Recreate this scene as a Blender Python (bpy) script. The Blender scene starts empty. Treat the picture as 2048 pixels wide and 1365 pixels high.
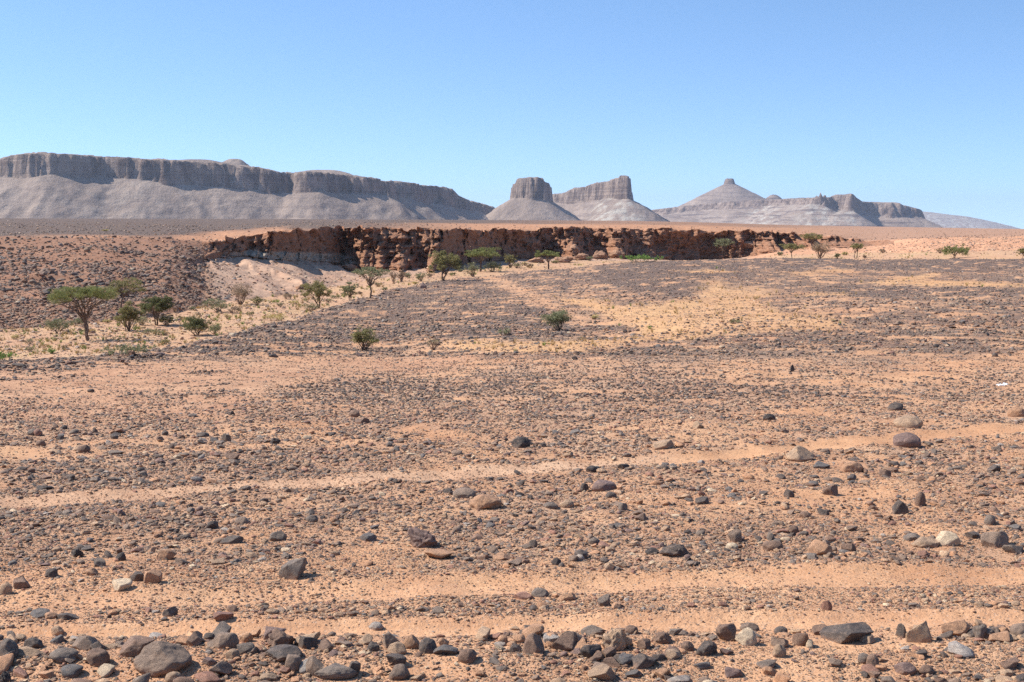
import bpy, math, random
import numpy as np
from mathutils import Vector, Matrix, noise as mnoise
from mathutils.bvhtree import BVHTree

# ------------------------------------------------------------------ camera, sky, sun, exposure
C = bpy.context.scene
COL = C.collection
F = 2844.44                      # focal length in pixels of the 2048 px wide frame (50 mm on 36 mm)
EYE = 3.0
HROW = 446.0                     # row of eye level
PITCH = math.atan((682.5 - HROW) / F)
cam_d = bpy.data.cameras.new('camera'); cam_d.lens = 50; cam_d.sensor_width = 36
cam_d.clip_start = 0.1; cam_d.clip_end = 60000
cam = bpy.data.objects.new('camera', cam_d); COL.objects.link(cam)
cam.location = (0, 0, EYE); cam.rotation_euler = (math.pi / 2 - PITCH, 0, 0)
C.camera = cam

SUN_EL = math.radians(46); SUN_BEYOND = math.radians(7)      # sun from the left, a little beyond the scene
sd = Vector((-math.cos(SUN_BEYOND) * math.cos(SUN_EL), math.sin(SUN_BEYOND) * math.cos(SUN_EL), math.sin(SUN_EL)))
sun_d = bpy.data.lights.new('sun', 'SUN'); sun_d.energy = 4.9; sun_d.angle = math.radians(0.53); sun_d.color = (1, .95, .865)
sun = bpy.data.objects.new('sun', sun_d); COL.objects.link(sun)
sun.rotation_euler = sd.to_track_quat('Z', 'Y').to_euler()
w = bpy.data.worlds.new('World'); C.world = w; w.use_nodes = True
nt = w.node_tree; bg = nt.nodes['Background']
sky = nt.nodes.new('ShaderNodeTexSky'); sky.sky_type = 'NISHITA'; sky.sun_disc = False
sky.sun_elevation = SUN_EL
sky.sun_rotation = math.atan2(sd.x, sd.y)
sky.altitude = 600; sky.air_density = 1.0; sky.dust_density = 0.25; sky.ozone_density = 2.2
tc = nt.nodes.new('ShaderNodeTexCoord'); mp = nt.nodes.new('ShaderNodeMapping')
mp.inputs['Location'].default_value = (0, 0, 0.10); mp.inputs['Scale'].default_value = (1, 1, 1.9)
nt.links.new(tc.outputs['Generated'], mp.inputs['Vector'])
vn = nt.nodes.new('ShaderNodeVectorMath'); vn.operation = 'NORMALIZE'
nt.links.new(mp.outputs[0], vn.inputs[0]); nt.links.new(vn.outputs[0], sky.inputs[0])
hs = nt.nodes.new('ShaderNodeHueSaturation'); hs.inputs['Saturation'].default_value = 1.10; hs.inputs['Hue'].default_value = .4985
nt.links.new(sky.outputs[0], hs.inputs['Color']); nt.links.new(hs.outputs[0], bg.inputs[0]); bg.inputs[1].default_value = 0.146
C.view_settings.view_transform = 'Standard'; C.view_settings.look = 'None'
C.view_settings.exposure = 0.68; C.view_settings.gamma = 1.0
C.render.engine = 'CYCLES'
C.cycles.max_bounces = 5; C.cycles.diffuse_bounces = 2; C.cycles.glossy_bounces = 1; C.cycles.volume_bounces = 0
C.cycles.transparent_max_bounces = 4; C.cycles.use_denoising = False

# ------------------------------------------------------------------ numpy helpers
rng = np.random.default_rng(7)
_perm = np.random.default_rng(3).permutation(512).astype(np.int64)
_g = np.random.default_rng(4).normal(size=(512, 3)); _g /= np.linalg.norm(_g, axis=1)[:, None]
def perlin(x, y, z=0.0):
    x, y, z = np.broadcast_arrays(np.asarray(x, float), np.asarray(y, float), np.asarray(z, float))
    xi = np.floor(x).astype(np.int64); yi = np.floor(y).astype(np.int64); zi = np.floor(z).astype(np.int64)
    xf, yf, zf = x - xi, y - yi, z - zi
    u, v, t = [a * a * a * (a * (a * 6 - 15) + 10) for a in (xf, yf, zf)]
    r = 0
    for dx in (0, 1):
        for dy in (0, 1):
            for dz in (0, 1):
                h = _perm[(_perm[(_perm[(xi + dx) & 511] + yi + dy) & 511] + zi + dz) & 511]
                g = _g[h]
                n = g[..., 0] * (xf - dx) + g[..., 1] * (yf - dy) + g[..., 2] * (zf - dz)
                r = r + n * (u if dx else 1 - u) * (v if dy else 1 - v) * (t if dz else 1 - t)
    return r * 1.5
def fbm(x, y, z=0.0, o=4, gain=.5):
    r = 0; a = 1; f = 1
    for i in range(o):
        r = r + a * perlin(np.asarray(x) * f + i * 17.3, np.asarray(y) * f + i * 5.1, np.asarray(z) * f); a *= gain; f *= 2.03
    return r
def ridged(x, y, z=0.0, o=4, gain=.5):
    r = 0; a = 1; f = 1
    for i in range(o):
        r = r + a * (1 - 2 * np.abs(perlin(np.asarray(x) * f + i * 9.7, np.asarray(y) * f + i * 3.3, np.asarray(z) * f))); a *= gain; f *= 2.07
    return r
def sstep(a, b, x):
    t = np.clip((np.asarray(x, float) - a) / (b - a), 0, 1); return t * t * (3 - 2 * t)
def pt(px, row, D):               # world point on the ray of photo pixel (px,row) at depth y = D
    a = (np.asarray(px, float) - 1024) / F; b = -(np.asarray(row, float) - 682.5) / F
    cy = math.cos(PITCH) + b * math.sin(PITCH); cz = b * math.cos(PITCH) - math.sin(PITCH)
    return np.stack(np.broadcast_arrays(a / cy * D, D + 0 * a, EYE + cz / cy * D), -1)
def proj(P):
    x, y, z = P[..., 0], P[..., 1], P[..., 2] - EYE
    fw = y * math.cos(PITCH) - z * math.sin(PITCH); up = y * math.sin(PITCH) + z * math.cos(PITCH)
    return 1024 + x / fw * F, 682.5 - up / fw * F
def grid_faces(nr, nc, keep=None):
    i = np.arange(nr - 1)[:, None] * nc + np.arange(nc - 1)[None]
    q = np.stack([i, i + 1, i + nc + 1, i + nc], -1)
    if keep is not None: return q[keep]
    return q.reshape(-1, 4)
def mesh_np(name, V, Fq, attrs=None, smooth=True, compact=False):
    V = np.asarray(V, np.float32).reshape(-1, 3); Fq = np.asarray(Fq, np.int32)
    if compact:
        used, inv = np.unique(Fq, return_inverse=True); Fq = inv.reshape(Fq.shape).astype(np.int32); V = V[used]
        if attrs: attrs = {k: a.reshape(-1, a.shape[-1])[used] for k, a in attrs.items()}
    me = bpy.data.meshes.new(name); n = len(Fq); k = Fq.shape[1]
    me.vertices.add(len(V)); me.vertices.foreach_set('co', V.ravel())
    me.loops.add(n * k); me.loops.foreach_set('vertex_index', Fq.ravel())
    me.polygons.add(n); me.polygons.foreach_set('loop_start', np.arange(0, n * k, k, dtype=np.int32))
    me.polygons.foreach_set('loop_total', np.full(n, k, np.int32))
    me.polygons.foreach_set('use_smooth', np.full(n, smooth, bool))
    me.update(calc_edges=True)
    for nm, a in (attrs or {}).items():
        at = me.attributes.new(nm, 'FLOAT_COLOR', 'POINT')
        c = np.ones((len(V), 4), np.float32); c[:, :3] = a.reshape(-1, 3); at.data.foreach_set('color', c.ravel())
    return me
def obj(name, me, mat=None, parent=None):
    o = bpy.data.objects.new(name, me); COL.objects.link(o)
    if mat and not me.materials: me.materials.append(mat)
    if parent: o.parent = parent
    return o
def tag(o, label=None, cat=None, group=None, kind=None):
    if label: o['label'] = label
    if cat: o['category'] = cat
    if group: o['group'] = group
    if kind: o['kind'] = kind
    return o

# ------------------------------------------------------------------ materials
class NT:
    def __init__(s, name, rough=.9, spec=.25):
        s.m = bpy.data.materials.new(name); s.m.use_nodes = True; s.t = s.m.node_tree
        s.b = s.t.nodes['Principled BSDF']; s.b.inputs['Roughness'].default_value = rough
        s.b.inputs['Specular IOR Level'].default_value = spec
    def n(s, typ, **k):
        nd = s.t.nodes.new('ShaderNode' + typ)
        for a, v in k.items(): setattr(nd, a, v)
        return nd
    def l(s, a, b): s.t.links.new(a, b)
    def val(s, sock, v):
        if isinstance(v, bpy.types.NodeSocket): s.l(v, sock)
        else: sock.default_value = v
    def noise(s, vec, scale, detail=4, rough=.6, dist=0):
        nd = s.n('TexNoise'); s.l(vec, nd.inputs['Vector']); nd.inputs['Scale'].default_value = scale
        nd.inputs['Detail'].default_value = detail; nd.inputs['Roughness'].default_value = rough
        nd.inputs['Distortion'].default_value = dist
        return nd.outputs['Fac']
    def vor(s, vec, scale, feat='F1', out='Distance', rand=1):
        nd = s.n('TexVoronoi'); nd.feature = feat; s.l(vec, nd.inputs['Vector']); nd.inputs['Scale'].default_value = scale
        return nd.outputs[out]
    def math(s, op, a, b=0.0, clamp=False):
        nd = s.n('Math', operation=op); nd.use_clamp = clamp; s.val(nd.inputs[0], a); s.val(nd.inputs[1], b); return nd.outputs[0]
    def ramp(s, fac, a, b, lo=0., hi=1.):
        nd = s.n('MapRange'); nd.interpolation_type = 'SMOOTHSTEP'; s.val(nd.inputs[0], fac)
        nd.inputs[1].default_value = a; nd.inputs[2].default_value = b; nd.inputs[3].default_value = lo; nd.inputs[4].default_value = hi
        return nd.outputs[0]
    def mix(s, fac, a, b, blend='MIX'):
        nd = s.n('Mix', data_type='RGBA', blend_type=blend)
        s.val(nd.inputs[0], fac)
        s.val(nd.inputs[6], a if not isinstance(a, tuple) else (*a, 1)); s.val(nd.inputs[7], b if not isinstance(b, tuple) else (*b, 1))
        return nd.outputs[2]
    def scalev(s, vec, v):
        nd = s.n('VectorMath', operation='MULTIPLY'); s.l(vec, nd.inputs[0]); nd.inputs[1].default_value = v; return nd.outputs[0]
    def bump(s, h, dist, strength=1., prev=None):
        nd = s.n('Bump'); s.l(h, nd.inputs['Height']); nd.inputs['Distance'].default_value = dist
        nd.inputs['Strength'].default_value = strength
        if prev: s.l(prev, nd.inputs['Normal'])
        return nd.outputs[0]
    def done(s, col, nrm=None):
        s.val(s.b.inputs['Base Color'], col if not isinstance(col, tuple) else (*col, 1))
        if nrm: s.l(nrm, s.b.inputs['Normal'])
        return s.m

SAND = (.545, .312, .172)
def ground_material():
    g = NT('stony_ground', .95, .1)
    pos = g.n('NewGeometry').outputs['Position']
    base = g.n('Attribute', attribute_name='base').outputs['Color']
    prm = g.n('Attribute', attribute_name='prm').outputs['Color']     # x speckle amount, y scale of distance, z yellow
    sp = g.n('SeparateColor'); g.l(prm, sp.inputs[0])
    flat = g.scalev(pos, (1, 1, 1))
    n1 = g.noise(flat, 1.3, 6, .7); n2 = g.noise(flat, 14, 4, .7); n3 = g.noise(flat, .12, 5, .6)
    c = g.mix(g.ramp(n1, .3, .7), g.mix(1., base, (.86, .80, .78), 'MULTIPLY'), g.mix(1., base, (1.10, 1.10, 1.08), 'MULTIPLY'))
    c = g.mix(g.ramp(n3, .35, .65), g.mix(1., c, (.93, .88, .86), 'MULTIPLY'), c)
    c = g.mix(g.ramp(n2, .35, .65, 0, .35), c, g.mix(1., c, (.72, .68, .66), 'MULTIPLY'))
    # fine grit, larger stones that are too far to be modelled one by one
    vf = g.n('TexVoronoi'); vf.inputs['Scale'].default_value = 45; g.l(flat, vf.inputs['Vector'])
    vs = g.n('SeparateColor'); g.l(vf.outputs['Color'], vs.inputs[0])
    fine = g.math('MULTIPLY', g.ramp(vf.outputs['Distance'], .25, .45, 1, 0), g.ramp(vs.outputs[0], .55, .6))
    c = g.mix(g.math('MULTIPLY', fine, .8), c, g.mix(vs.outputs[1], (.19, .135, .105), (.55, .38, .27)))
    vm = g.n('TexVoronoi'); vm.inputs['Scale'].default_value = 2.2; g.l(flat, vm.inputs['Vector'])
    vc = g.n('SeparateColor'); g.l(vm.outputs['Color'], vc.inputs[0])
    m = g.math('MULTIPLY', g.ramp(vm.outputs['Distance'], .3, .5, 1, 0), g.math('LESS_THAN', vc.outputs[0], sp.outputs[1]))
    c = g.mix(g.math('MULTIPLY', m, .8), c, g.mix(vc.outputs[1], (.105, .082, .076), (.20, .135, .105)))
    nb = g.bump(g.noise(flat, 30, 4, .75), .02, .8)
    nb = g.bump(g.noise(flat, 4, 5, .65), .06, .5, nb)
    nb = g.bump(m, .12, .6, nb)
    return g.done(c, nb)

def rock_material(name, kind):
    g = NT(name, .72, .35)
    tcn = g.n('TexCoord').outputs['Object']
    if kind == 'inst':
        base = g.n('Attribute', attribute_name='col', attribute_type='INSTANCER').outputs['Color']
        geo = g.n('ObjectInfo').outputs['Random']
    else:
        base = g.n('ObjectInfo').outputs['Color']; geo = g.n('ObjectInfo').outputs['Random']
    off = g.n('VectorMath', operation='ADD'); g.l(tcn, off.inputs[0])
    cx = g.n('CombineXYZ'); m40 = g.math('MULTIPLY', geo, 40.)
    g.l(m40, cx.inputs[0]); g.l(m40, cx.inputs[1]); g.l(m40, cx.inputs[2]); g.l(cx.outputs[0], off.inputs[1])
    v = off.outputs[0]; k = 1. if kind == 'inst' else 1.
    n1 = g.noise(v, 1.6 * k, 5, .65, .4); n2 = g.noise(v, 6 * k, 6, .75); n3 = g.noise(v, 26 * k, 3, .7)
    c = g.mix(g.ramp(n1, .35, .65), g.mix(1., base, (.78, .76, .76), 'MULTIPLY'), g.mix(1., base, (1.22, 1.15, 1.08), 'MULTIPLY'))
    c = g.mix(g.ramp(n2, .55, .75, 0, .5), c, g.mix(.5, base, (.42, .26, .17)))
    c = g.mix(g.ramp(n3, .58, .72, 0, .35), c, g.mix(1., c, (.5, .5, .5), 'MULTIPLY'))
    c = g.mix(g.ramp(g.noise(v, 3.1, 5, .7), .45, .7, 0, .38), c, (.42, .27, .18))
    # soil-stained foot
    sx = g.n('SeparateXYZ'); g.l(tcn, sx.inputs[0])
    low = g.math('ADD', sx.outputs[2], g.math('MULTIPLY', g.math('SUBTRACT', n1, .5), 1.6))
    c = g.mix(g.ramp(low, -.75, .1, .75, 0), c, (.50, .285, .18))
    nb = g.bump(n2, .16, .55); nb = g.bump(n3, .03, .5, nb)
    return g.done(c, nb)

def cliff_material():
    g = NT('red_conglomerate_cliff', .95, .1)
    pos = g.n('NewGeometry').outputs['Position']
    base = g.n('Attribute', attribute_name='base').outputs['Color']
    s1 = g.scalev(pos, (.35, .35, 1.6)); n1 = g.noise(s1, 1., 6, .7); n2 = g.noise(pos, 2.2, 6, .75); n3 = g.noise(pos, .35, 4, .6)
    c = g.mix(g.ramp(n1, .35, .65), g.mix(1., base, (.74, .70, .68), 'MULTIPLY'), g.mix(1., base, (1.16, 1.14, 1.1), 'MULTIPLY'))
    vm = g.n('TexVoronoi'); vm.inputs['Scale'].default_value = 1.6; g.l(pos, vm.inputs['Vector'])
    vc = g.n('SeparateColor'); g.l(vm.outputs['Color'], vc.inputs[0])
    m = g.math('MULTIPLY', g.ramp(vm.outputs['Distance'], .25, .5, 1, 0), g.ramp(vc.outputs[0], .6, .7))
    c = g.mix(g.math('MULTIPLY', m, .6), c, g.mix(vc.outputs[1], (.16, .10, .08), (.42, .27, .19)))
    c = g.mix(g.ramp(n3, .5, .75, 0, .4), c, (.40, .27, .19))
    nb = g.bump(n2, .5, .9); nb = g.bump(m, .3, .6, nb)
    return g.done(c, nb)

def mesa_material():
    g = NT('grey_mesa_rock', .97, .05)
    geo = g.n('NewGeometry'); pos = geo.outputs['Position']
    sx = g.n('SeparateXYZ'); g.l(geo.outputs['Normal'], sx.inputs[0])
    base = g.n('Attribute', attribute_name='base').outputs['Color']     # x cliff mask, y pale mask
    sb = g.n('SeparateColor'); g.l(base, sb.inputs[0])
    vert = g.noise(g.scalev(pos, (1, 1, .12)), .03, 5, .75)
    strat = g.noise(g.scalev(pos, (.05, .05, 1)), .09, 4, .7)
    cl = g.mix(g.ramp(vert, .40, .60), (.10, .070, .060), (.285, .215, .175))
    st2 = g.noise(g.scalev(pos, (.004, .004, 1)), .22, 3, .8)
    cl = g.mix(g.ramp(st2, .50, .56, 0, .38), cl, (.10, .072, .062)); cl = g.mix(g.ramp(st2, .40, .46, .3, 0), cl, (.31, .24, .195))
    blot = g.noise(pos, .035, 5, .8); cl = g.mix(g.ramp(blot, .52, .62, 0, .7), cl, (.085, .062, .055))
    n1 = g.noise(pos, .006, 6, .7); n2 = g.noise(pos, .05, 5, .8); n3 = g.noise(g.scalev(pos, (1, 1, .2)), .02, 5, .7)
    ta = g.mix(g.ramp(n1, .35, .65), (.235, .178, .145), (.32, .247, .20))
    strk = g.noise(g.scalev(pos, (1, .10, .10)), .022, 5, .75); ta = g.mix(g.ramp(strk, .48, .66, 0, .5), ta, (.185, .14, .118)); ta = g.mix(g.ramp(strk, .30, .42, .45, 0), ta, (.39, .31, .26))
    ta = g.mix(g.ramp(n2, .48, .70, 0, .5), ta, (.165, .128, .115))
    ta = g.mix(g.math('MULTIPLY', sb.outputs[1], g.ramp(n3, .45, .60)), ta, (.43, .395, .34))
    # thin dark ledges on the slopes
    ta = g.mix(g.math('MULTIPLY', sb.outputs[2], g.ramp(strat, .52, .60)), ta, (.125, .095, .088))
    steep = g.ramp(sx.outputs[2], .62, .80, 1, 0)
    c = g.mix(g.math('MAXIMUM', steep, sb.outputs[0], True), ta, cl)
    n4 = g.noise(pos, .16, 4, .8)
    c = g.mix(g.ramp(n4, .56, .68, 0, .3), c, g.mix(1., c, (.62, .6, .6), 'MULTIPLY')); c = g.mix(g.ramp(n4, .32, .44, .35, 0), c, g.mix(1., c, (1.3, 1.28, 1.25), 'MULTIPLY'))
    nb = g.bump(n2, 6, .8); nb = g.bump(vert, 10, .5, nb); nb = g.bump(n4, 2.5, .8, nb)
    return g.done(c, nb)

def leaf_material(name, a, b):
    g = NT(name, .7, .2)
    col = g.n('Attribute', attribute_name='tint').outputs['Color']; s = g.n('SeparateColor'); g.l(col, s.inputs[0])
    c = g.mix(s.outputs[0], a, b)
    g.done(c)
    tr = g.n('BsdfTranslucent'); g.l(c, tr.inputs[0]); ms = g.n('MixShader'); ms.inputs[0].default_value = .3
    g.l(g.b.outputs[0], ms.inputs[1]); g.l(tr.outputs[0], ms.inputs[2]); g.l(ms.outputs[0], g.t.nodes['Material Output'].inputs[0])
    return g.m
def bark_material(name, a, b):
    g = NT(name, .9, .1); p = g.n('NewGeometry').outputs['Position']
    n = g.noise(g.scalev(p, (1, 1, .3)), 9, 4, .7); return g.done(g.mix(g.ramp(n, .35, .65), a, b), g.bump(n, .03, .6))

M_GROUND = ground_material(); M_CLIFF = cliff_material(); M_MESA = mesa_material()
M_ROCK = rock_material('weathered_stone', 'obj'); M_ROCKI = rock_material('weathered_small_stone', 'inst')
M_BARK = bark_material('acacia_bark', (.10, .065, .045), (.21, .15, .11))
M_TWIG = bark_material('dry_twigs', (.20, .13, .095), (.33, .23, .165))
LEAF = {
 'green': leaf_material('acacia_leaves', (.12, .135, .042), (.25, .26, .09)),
 'olive': leaf_material('olive_leaves', (.14, .125, .045), (.30, .265, .11)),
 'dark': leaf_material('dark_shrub_leaves', (.075, .085, .032), (.17, .17, .07)),
 'grey': leaf_material('grey_green_leaves', (.14, .145, .075), (.27, .265, .14)),
 'bright': leaf_material('fresh_green_leaves', (.11, .18, .035), (.23, .33, .08)),
 'dry': leaf_material('dry_brown_leaves', (.19, .13, .085), (.33, .24, .15)),
 'straw': leaf_material('straw_grass', (.36, .30, .11), (.60, .48, .20)),
}

# ------------------------------------------------------------------ the ground: feature lines per photo column, at real distances
#        px     edge(row,D)   floor(row,D)  foot(row,D)  cliff base     cliff top
NODES = [
 (-1100, (752, 39), (740, 86), (700, 105), (590, 145), (482, 186)),
 (-400, (737, 41), (727, 90), (682, 112), (570, 150), (478, 188)),
 (0,    (727, 42), (717, 95), (660, 122), (560, 155), (475, 192)),
 (200,  (716, 44), (708, 98), (645, 128), (556, 158), (474, 196)),
 (350,  (700, 50), (694, 104), (628, 140), (545, 170), (475, 202)),
 (430,  (680, 60), (675, 112), (608, 158), (514, 206), (484, 208)),
 (500,  (662, 72), (658, 122), (600, 168), (512, 222), (472, 224)),
 (560,  (648, 82), (644, 132), (594, 176), (518, 232), (463, 233)),
 (620,  (632, 94), (628, 148), (584, 190), (526, 246), (457, 247)),
 (700,  (604, 112), (600, 172), (568, 216), (536, 264), (454, 265)),
 (760,  (588, 128), (584, 192), (556, 238), (540, 268), (456, 269)),
 (800,  (577, 142), (574, 208), (551, 246), (539, 269), (458, 270)),
 (870,  (563, 157), (561, 228), (545, 256), (536, 274), (460, 275)),
 (1000, (550, 172), (547, 262), (530, 312), (520, 352), (460, 353)),
 (1150, (536, 190), (534, 305), (522, 352), (514, 388), (456, 389)),
 (1280, (525, 198), (526, 330), (522, 366), (517, 400), (458, 401)),
 (1400, (519, 200), (532, 300), (527, 365), (523, 410), (460, 411)),
 (1490, (518, 200), (532, 300), (520, 370), (514, 414), (462, 415)),
 (1540, (518, 200), (530, 300), (512, 365), (500, 418), (464, 419)),
 (1650, (518, 200), (526, 300), (508, 355), (494, 420), (473, 422)),
 (1740, (519, 200), (524, 290), (505, 345), (493, 420), (483, 424)),
 (1850, (520, 200), (523, 265), (505, 310), (490, 350), (478, 380)),
 (2048, (518, 200), (520, 250), (500, 290), (482, 340), (473, 370)),
 (3200, (518, 200), (520, 250), (500, 290), (482, 340), (473, 370))]
HOR = [(-1100, 433), (0, 437), (400, 438), (700, 439), (1000, 440.5), (1250, 442), (1400, 445), (1560, 450), (1860, 455.5), (2048, 458.5), (3200, 466)]
PX = np.unique(np.concatenate([np.linspace(-1000, -150, 60), np.linspace(-150, 2200, 1130), np.linspace(2200, 3050, 60)]))
def smooth_px(v, wdt):
    o = np.zeros_like(v)
    for k, wt in ((-1, .15), (-.5, .2), (0, .3), (.5, .2), (1, .15)): o += wt * np.interp(PX + k * wdt, PX, v)
    return o
nx = np.array([n[0] for n in NODES], float)
def nodeline(i, wdt=45):
    r = smooth_px(np.interp(PX, nx, [n[i][0] for n in NODES]), wdt)
    d = smooth_px(np.exp(np.interp(PX, nx, [math.log(n[i][1]) for n in NODES])), wdt)
    return r, d
Er, Ed = nodeline(1); Fr, Fd = nodeline(2); Gr, Gd = nodeline(3); Cr, Cd = nodeline(4, 20); Tr, Td = nodeline(5, 20)
cliffness = sstep(400, 450, PX) * (1 - sstep(1690, 1790, PX))
wig = 6.5 * fbm(PX / 90., 1.7, o=4) * cliffness; wgb = np.zeros(len(PX))
for c0, wd, am in ((880, 60, 8), (1146, 40, 8), (1235, 26, 5), (1300, 24, 2.5), (1475, 22, 2.5), (1530, 28, 9), (1610, 30, 4), (960, 26, 2.5), (1390, 22, 2)):
    t = (PX - c0) / wd
    wgb -= am * np.clip(1 - np.abs(np.where(t < 0, t * .8, t * 1.6)), 0, 1) ** 1.3      # jutting buttresses
wig += 14 * np.exp(-((PX - 655) / 55.) ** 2); wgb *= cliffness
slp = np.zeros(len(PX))       # stretches where the wall has slumped to a rubble slope
for c0, wd, am in ((432, 30, .9), (792, 50, .85), (872, 20, .8), (1068, 10, .45), (1146, 30, .9), (1234, 22, .8), (1522, 26, .9), (1570, 14, .45), (1625, 28, .6), (1712, 56, 1.)):
    slp = np.maximum(slp, am * np.exp(-np.abs((PX - c0) / wd) ** 3))
slp = np.clip(slp + .45 * fbm(PX / 22., 6.6, o=2) * (slp > .08), 0, 1) * cliffness
SLP = 10.                                             # the big alcove
E3, F3, G3 = pt(PX, Er, Ed), pt(PX, Fr, Fd), pt(PX, Gr, Gd)
C3 = pt(PX, Cr, Cd); T3 = pt(PX, Tr, Td)
H3 = pt(PX, np.interp(PX, [h[0] for h in HOR], [h[1] for h in HOR]), 1300.)
nP = len(PX)
rows = []; segs = []
def add(P, s): rows.append(P); segs.append(s)
def d0z(D): return EYE - 3.0 - .035 * (D - 10)
for D in np.geomspace(1.2, 7.5, 8)[:-1]: 
    add(np.stack([(PX - 1024) / F * (D * .99 + .0), np.full(nP, D), np.full(nP, d0z(D) )], -1), 0)
for D in 1 / np.linspace(1 / 7.5, 1 / 29., 250)[:-1]:
    add(np.stack([(PX - 1024) / F * D * .996, np.full(nP, D), np.full(nP, d0z(D))], -1), 0)
D0 = 29.
for u in np.linspace(0, 1, 260):
    D = D0 * (Ed / D0) ** u
    q = (D - D0) / (Ed - D0)
    big = sstep(60, 160, Ed)
    z = d0z(D0) + (E3[:, 2] - d0z(D0)) * q - big * 1.15 * 4 * q * (1 - q)
    add(np.stack([(PX - 1024) / F * D * .998, D, z], -1), 1)
for u in np.linspace(0, 1, 16)[1:]:
    P = E3 + (F3 - E3) * u; P[:, 2] = E3[:, 2] + (F3[:, 2] - E3[:, 2]) * sstep(0, .45, u); add(P, 2)
for u in np.linspace(0, 1, 70)[1:]: add(F3 + (G3 - F3) * u, 3)
for u in np.linspace(0, 1, 80)[1:]:
    P = G3 + (C3 - G3) * u; P[:, 1] += (wig + wgb * 1.35) * u ** 1.5 - SLP * slp * u ** 3; add(P, 4)
NCL = 90
for u in np.linspace(0, 1, NCL)[1:]:
    P = C3 + (T3 - C3) * u; P[:, 1] += wig + wgb * (1.35 - .65 * u) - SLP * slp * (1 - u) ** 1.15; add(P, 5)
for u in np.linspace(0, 1, 130)[1:]:
    D = Td * (1300. / Td) ** u; q = (D - Td) / (1300. - Td)
    P = T3 + (H3 - T3) * q[:, None]; P[:, 1] += (wig + wgb * .7) * (1 - sstep(0, .12, u)); add(P, 6)
for D in (1500, 2000, 3000, 4500, 7000, 12000, 22000):
    P = H3.copy(); P[:, 0] *= D / 1300.; P[:, 1] = D; P[:, 2] = H3[:, 2] - (D - 1300) * .0105; add(P, 7)
G = np.array(rows); SEG = np.array(segs); NR = len(rows)
Prow0 = proj(G)[1]; Ppx0 = np.broadcast_to(PX, Prow0.shape)
# relief
X, Y, Z = G[..., 0].copy(), G[..., 1].copy(), G[..., 2].copy()
segm = SEG[:, None] * np.ones((1, nP))
near = np.clip(Y / 30., .25, 1)
Z += .06 * fbm(X / 1.3, Y / 1.3, o=3) * (segm <= 1) * np.clip(Y / 15, .4, 1)
Z += .12 * fbm(X / 7, Y / 7, o=3) * (segm <= 1) * sstep(12, 60, Y)
far1 = (segm >= 1) & (segm <= 4)
Z += .20 * fbm(X / 14, Y / 14, 3.3, o=4) * far1 * sstep(40, 90, Y)
Z += (.45 * fbm(X / 5, Y / 5, 9.3, o=4)) * (segm == 4) * (1 - cliffness * .3)
Z += .5 * fbm(X / 12, Y / 12, 5.3, o=4) * (segm == 5) * (1 - cliffness)
Z += .5 * fbm(X / 40, Y / 40, 1.3, o=3) * (segm == 6) * (1 - sstep(600, 1300, Y))
# gully and dark mound on the terrace
def blob(px, row, sx, sy): return np.exp(-((Ppx0 - px) / sx) ** 2 - ((Prow0 - row) / sy) ** 2) * (segm == 1)
Z += -.35 * blob(1230, 650, 200, 28) - .3 * blob(1480, 600, 150, 22) + .5 * blob(1320, 560, 150, 20) + .3 * blob(880, 630, 170, 38) + .2 * blob(1750, 625, 260, 18)
Z += .1 * blob(1700, 680, 400, 12)
# wheel tracks are slightly sunk
TR1 = [(-1000, 1312), (0, 1274), (400, 1263), (800, 1254), (1200, 1246), (2048, 1237), (3050, 1232)]
TR2 = [(-1000, 1225), (0, 1207), (300, 1197), (700, 1181), (1050, 1168), (1500, 1157), (2048, 1150), (3050, 1142)]
TR3 = [(-1000, 1052), (0, 1001), (300, 986), (700, 960), (1100, 934), (1400, 912), (1700, 884), (2048, 856), (3050, 800)]
def tl(T, px): return np.interp(px, [a[0] for a in T], [a[1] for a in T])
def tmask(T, px, row, hw, soft=6): return 1 - sstep(hw, hw + soft, np.abs(row - tl(T, px)))
tr = tmask(TR1, Ppx0, Prow0, 8, 10) + tmask(TR2, Ppx0, Prow0, 10, 12)
Z -= .05 * tr * (segm == 0)
Z -= .05 * tmask(TR3, Ppx0, Prow0, 5, 6) * (segm == 0)
# berm of the near band
Z += .07 * sstep(1278, 1292, Prow0) * (1 - sstep(1330, 1360, Prow0)) * (segm == 0)
# talus fans below the alcove: ridges running down the slope
tal = (segm == 4) * sstep(440, 500, Ppx0) * (1 - sstep(700, 760, Ppx0))
Z += tal * (.40 * ridged((X + Y * .4) / 11, (Y - X * .4) / 60, 2.2, o=2) + .16 * fbm(X / 2, Y / 2, 1.2, o=3) - .4)
# ledge line across the talus
lr = np.interp(Ppx0, [470, 520, 560, 605], [530, 540, 552, 575])
lr = lr + 2 * fbm(Ppx0 / 40., .4, 2.2, o=3)
Z += .8 * (1 - sstep(-1, 3, Prow0 - lr)) * sstep(-26, -1, Prow0 - lr) * tal * sstep(470, 485, Ppx0) * (1 - sstep(600, 612, Ppx0))
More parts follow.
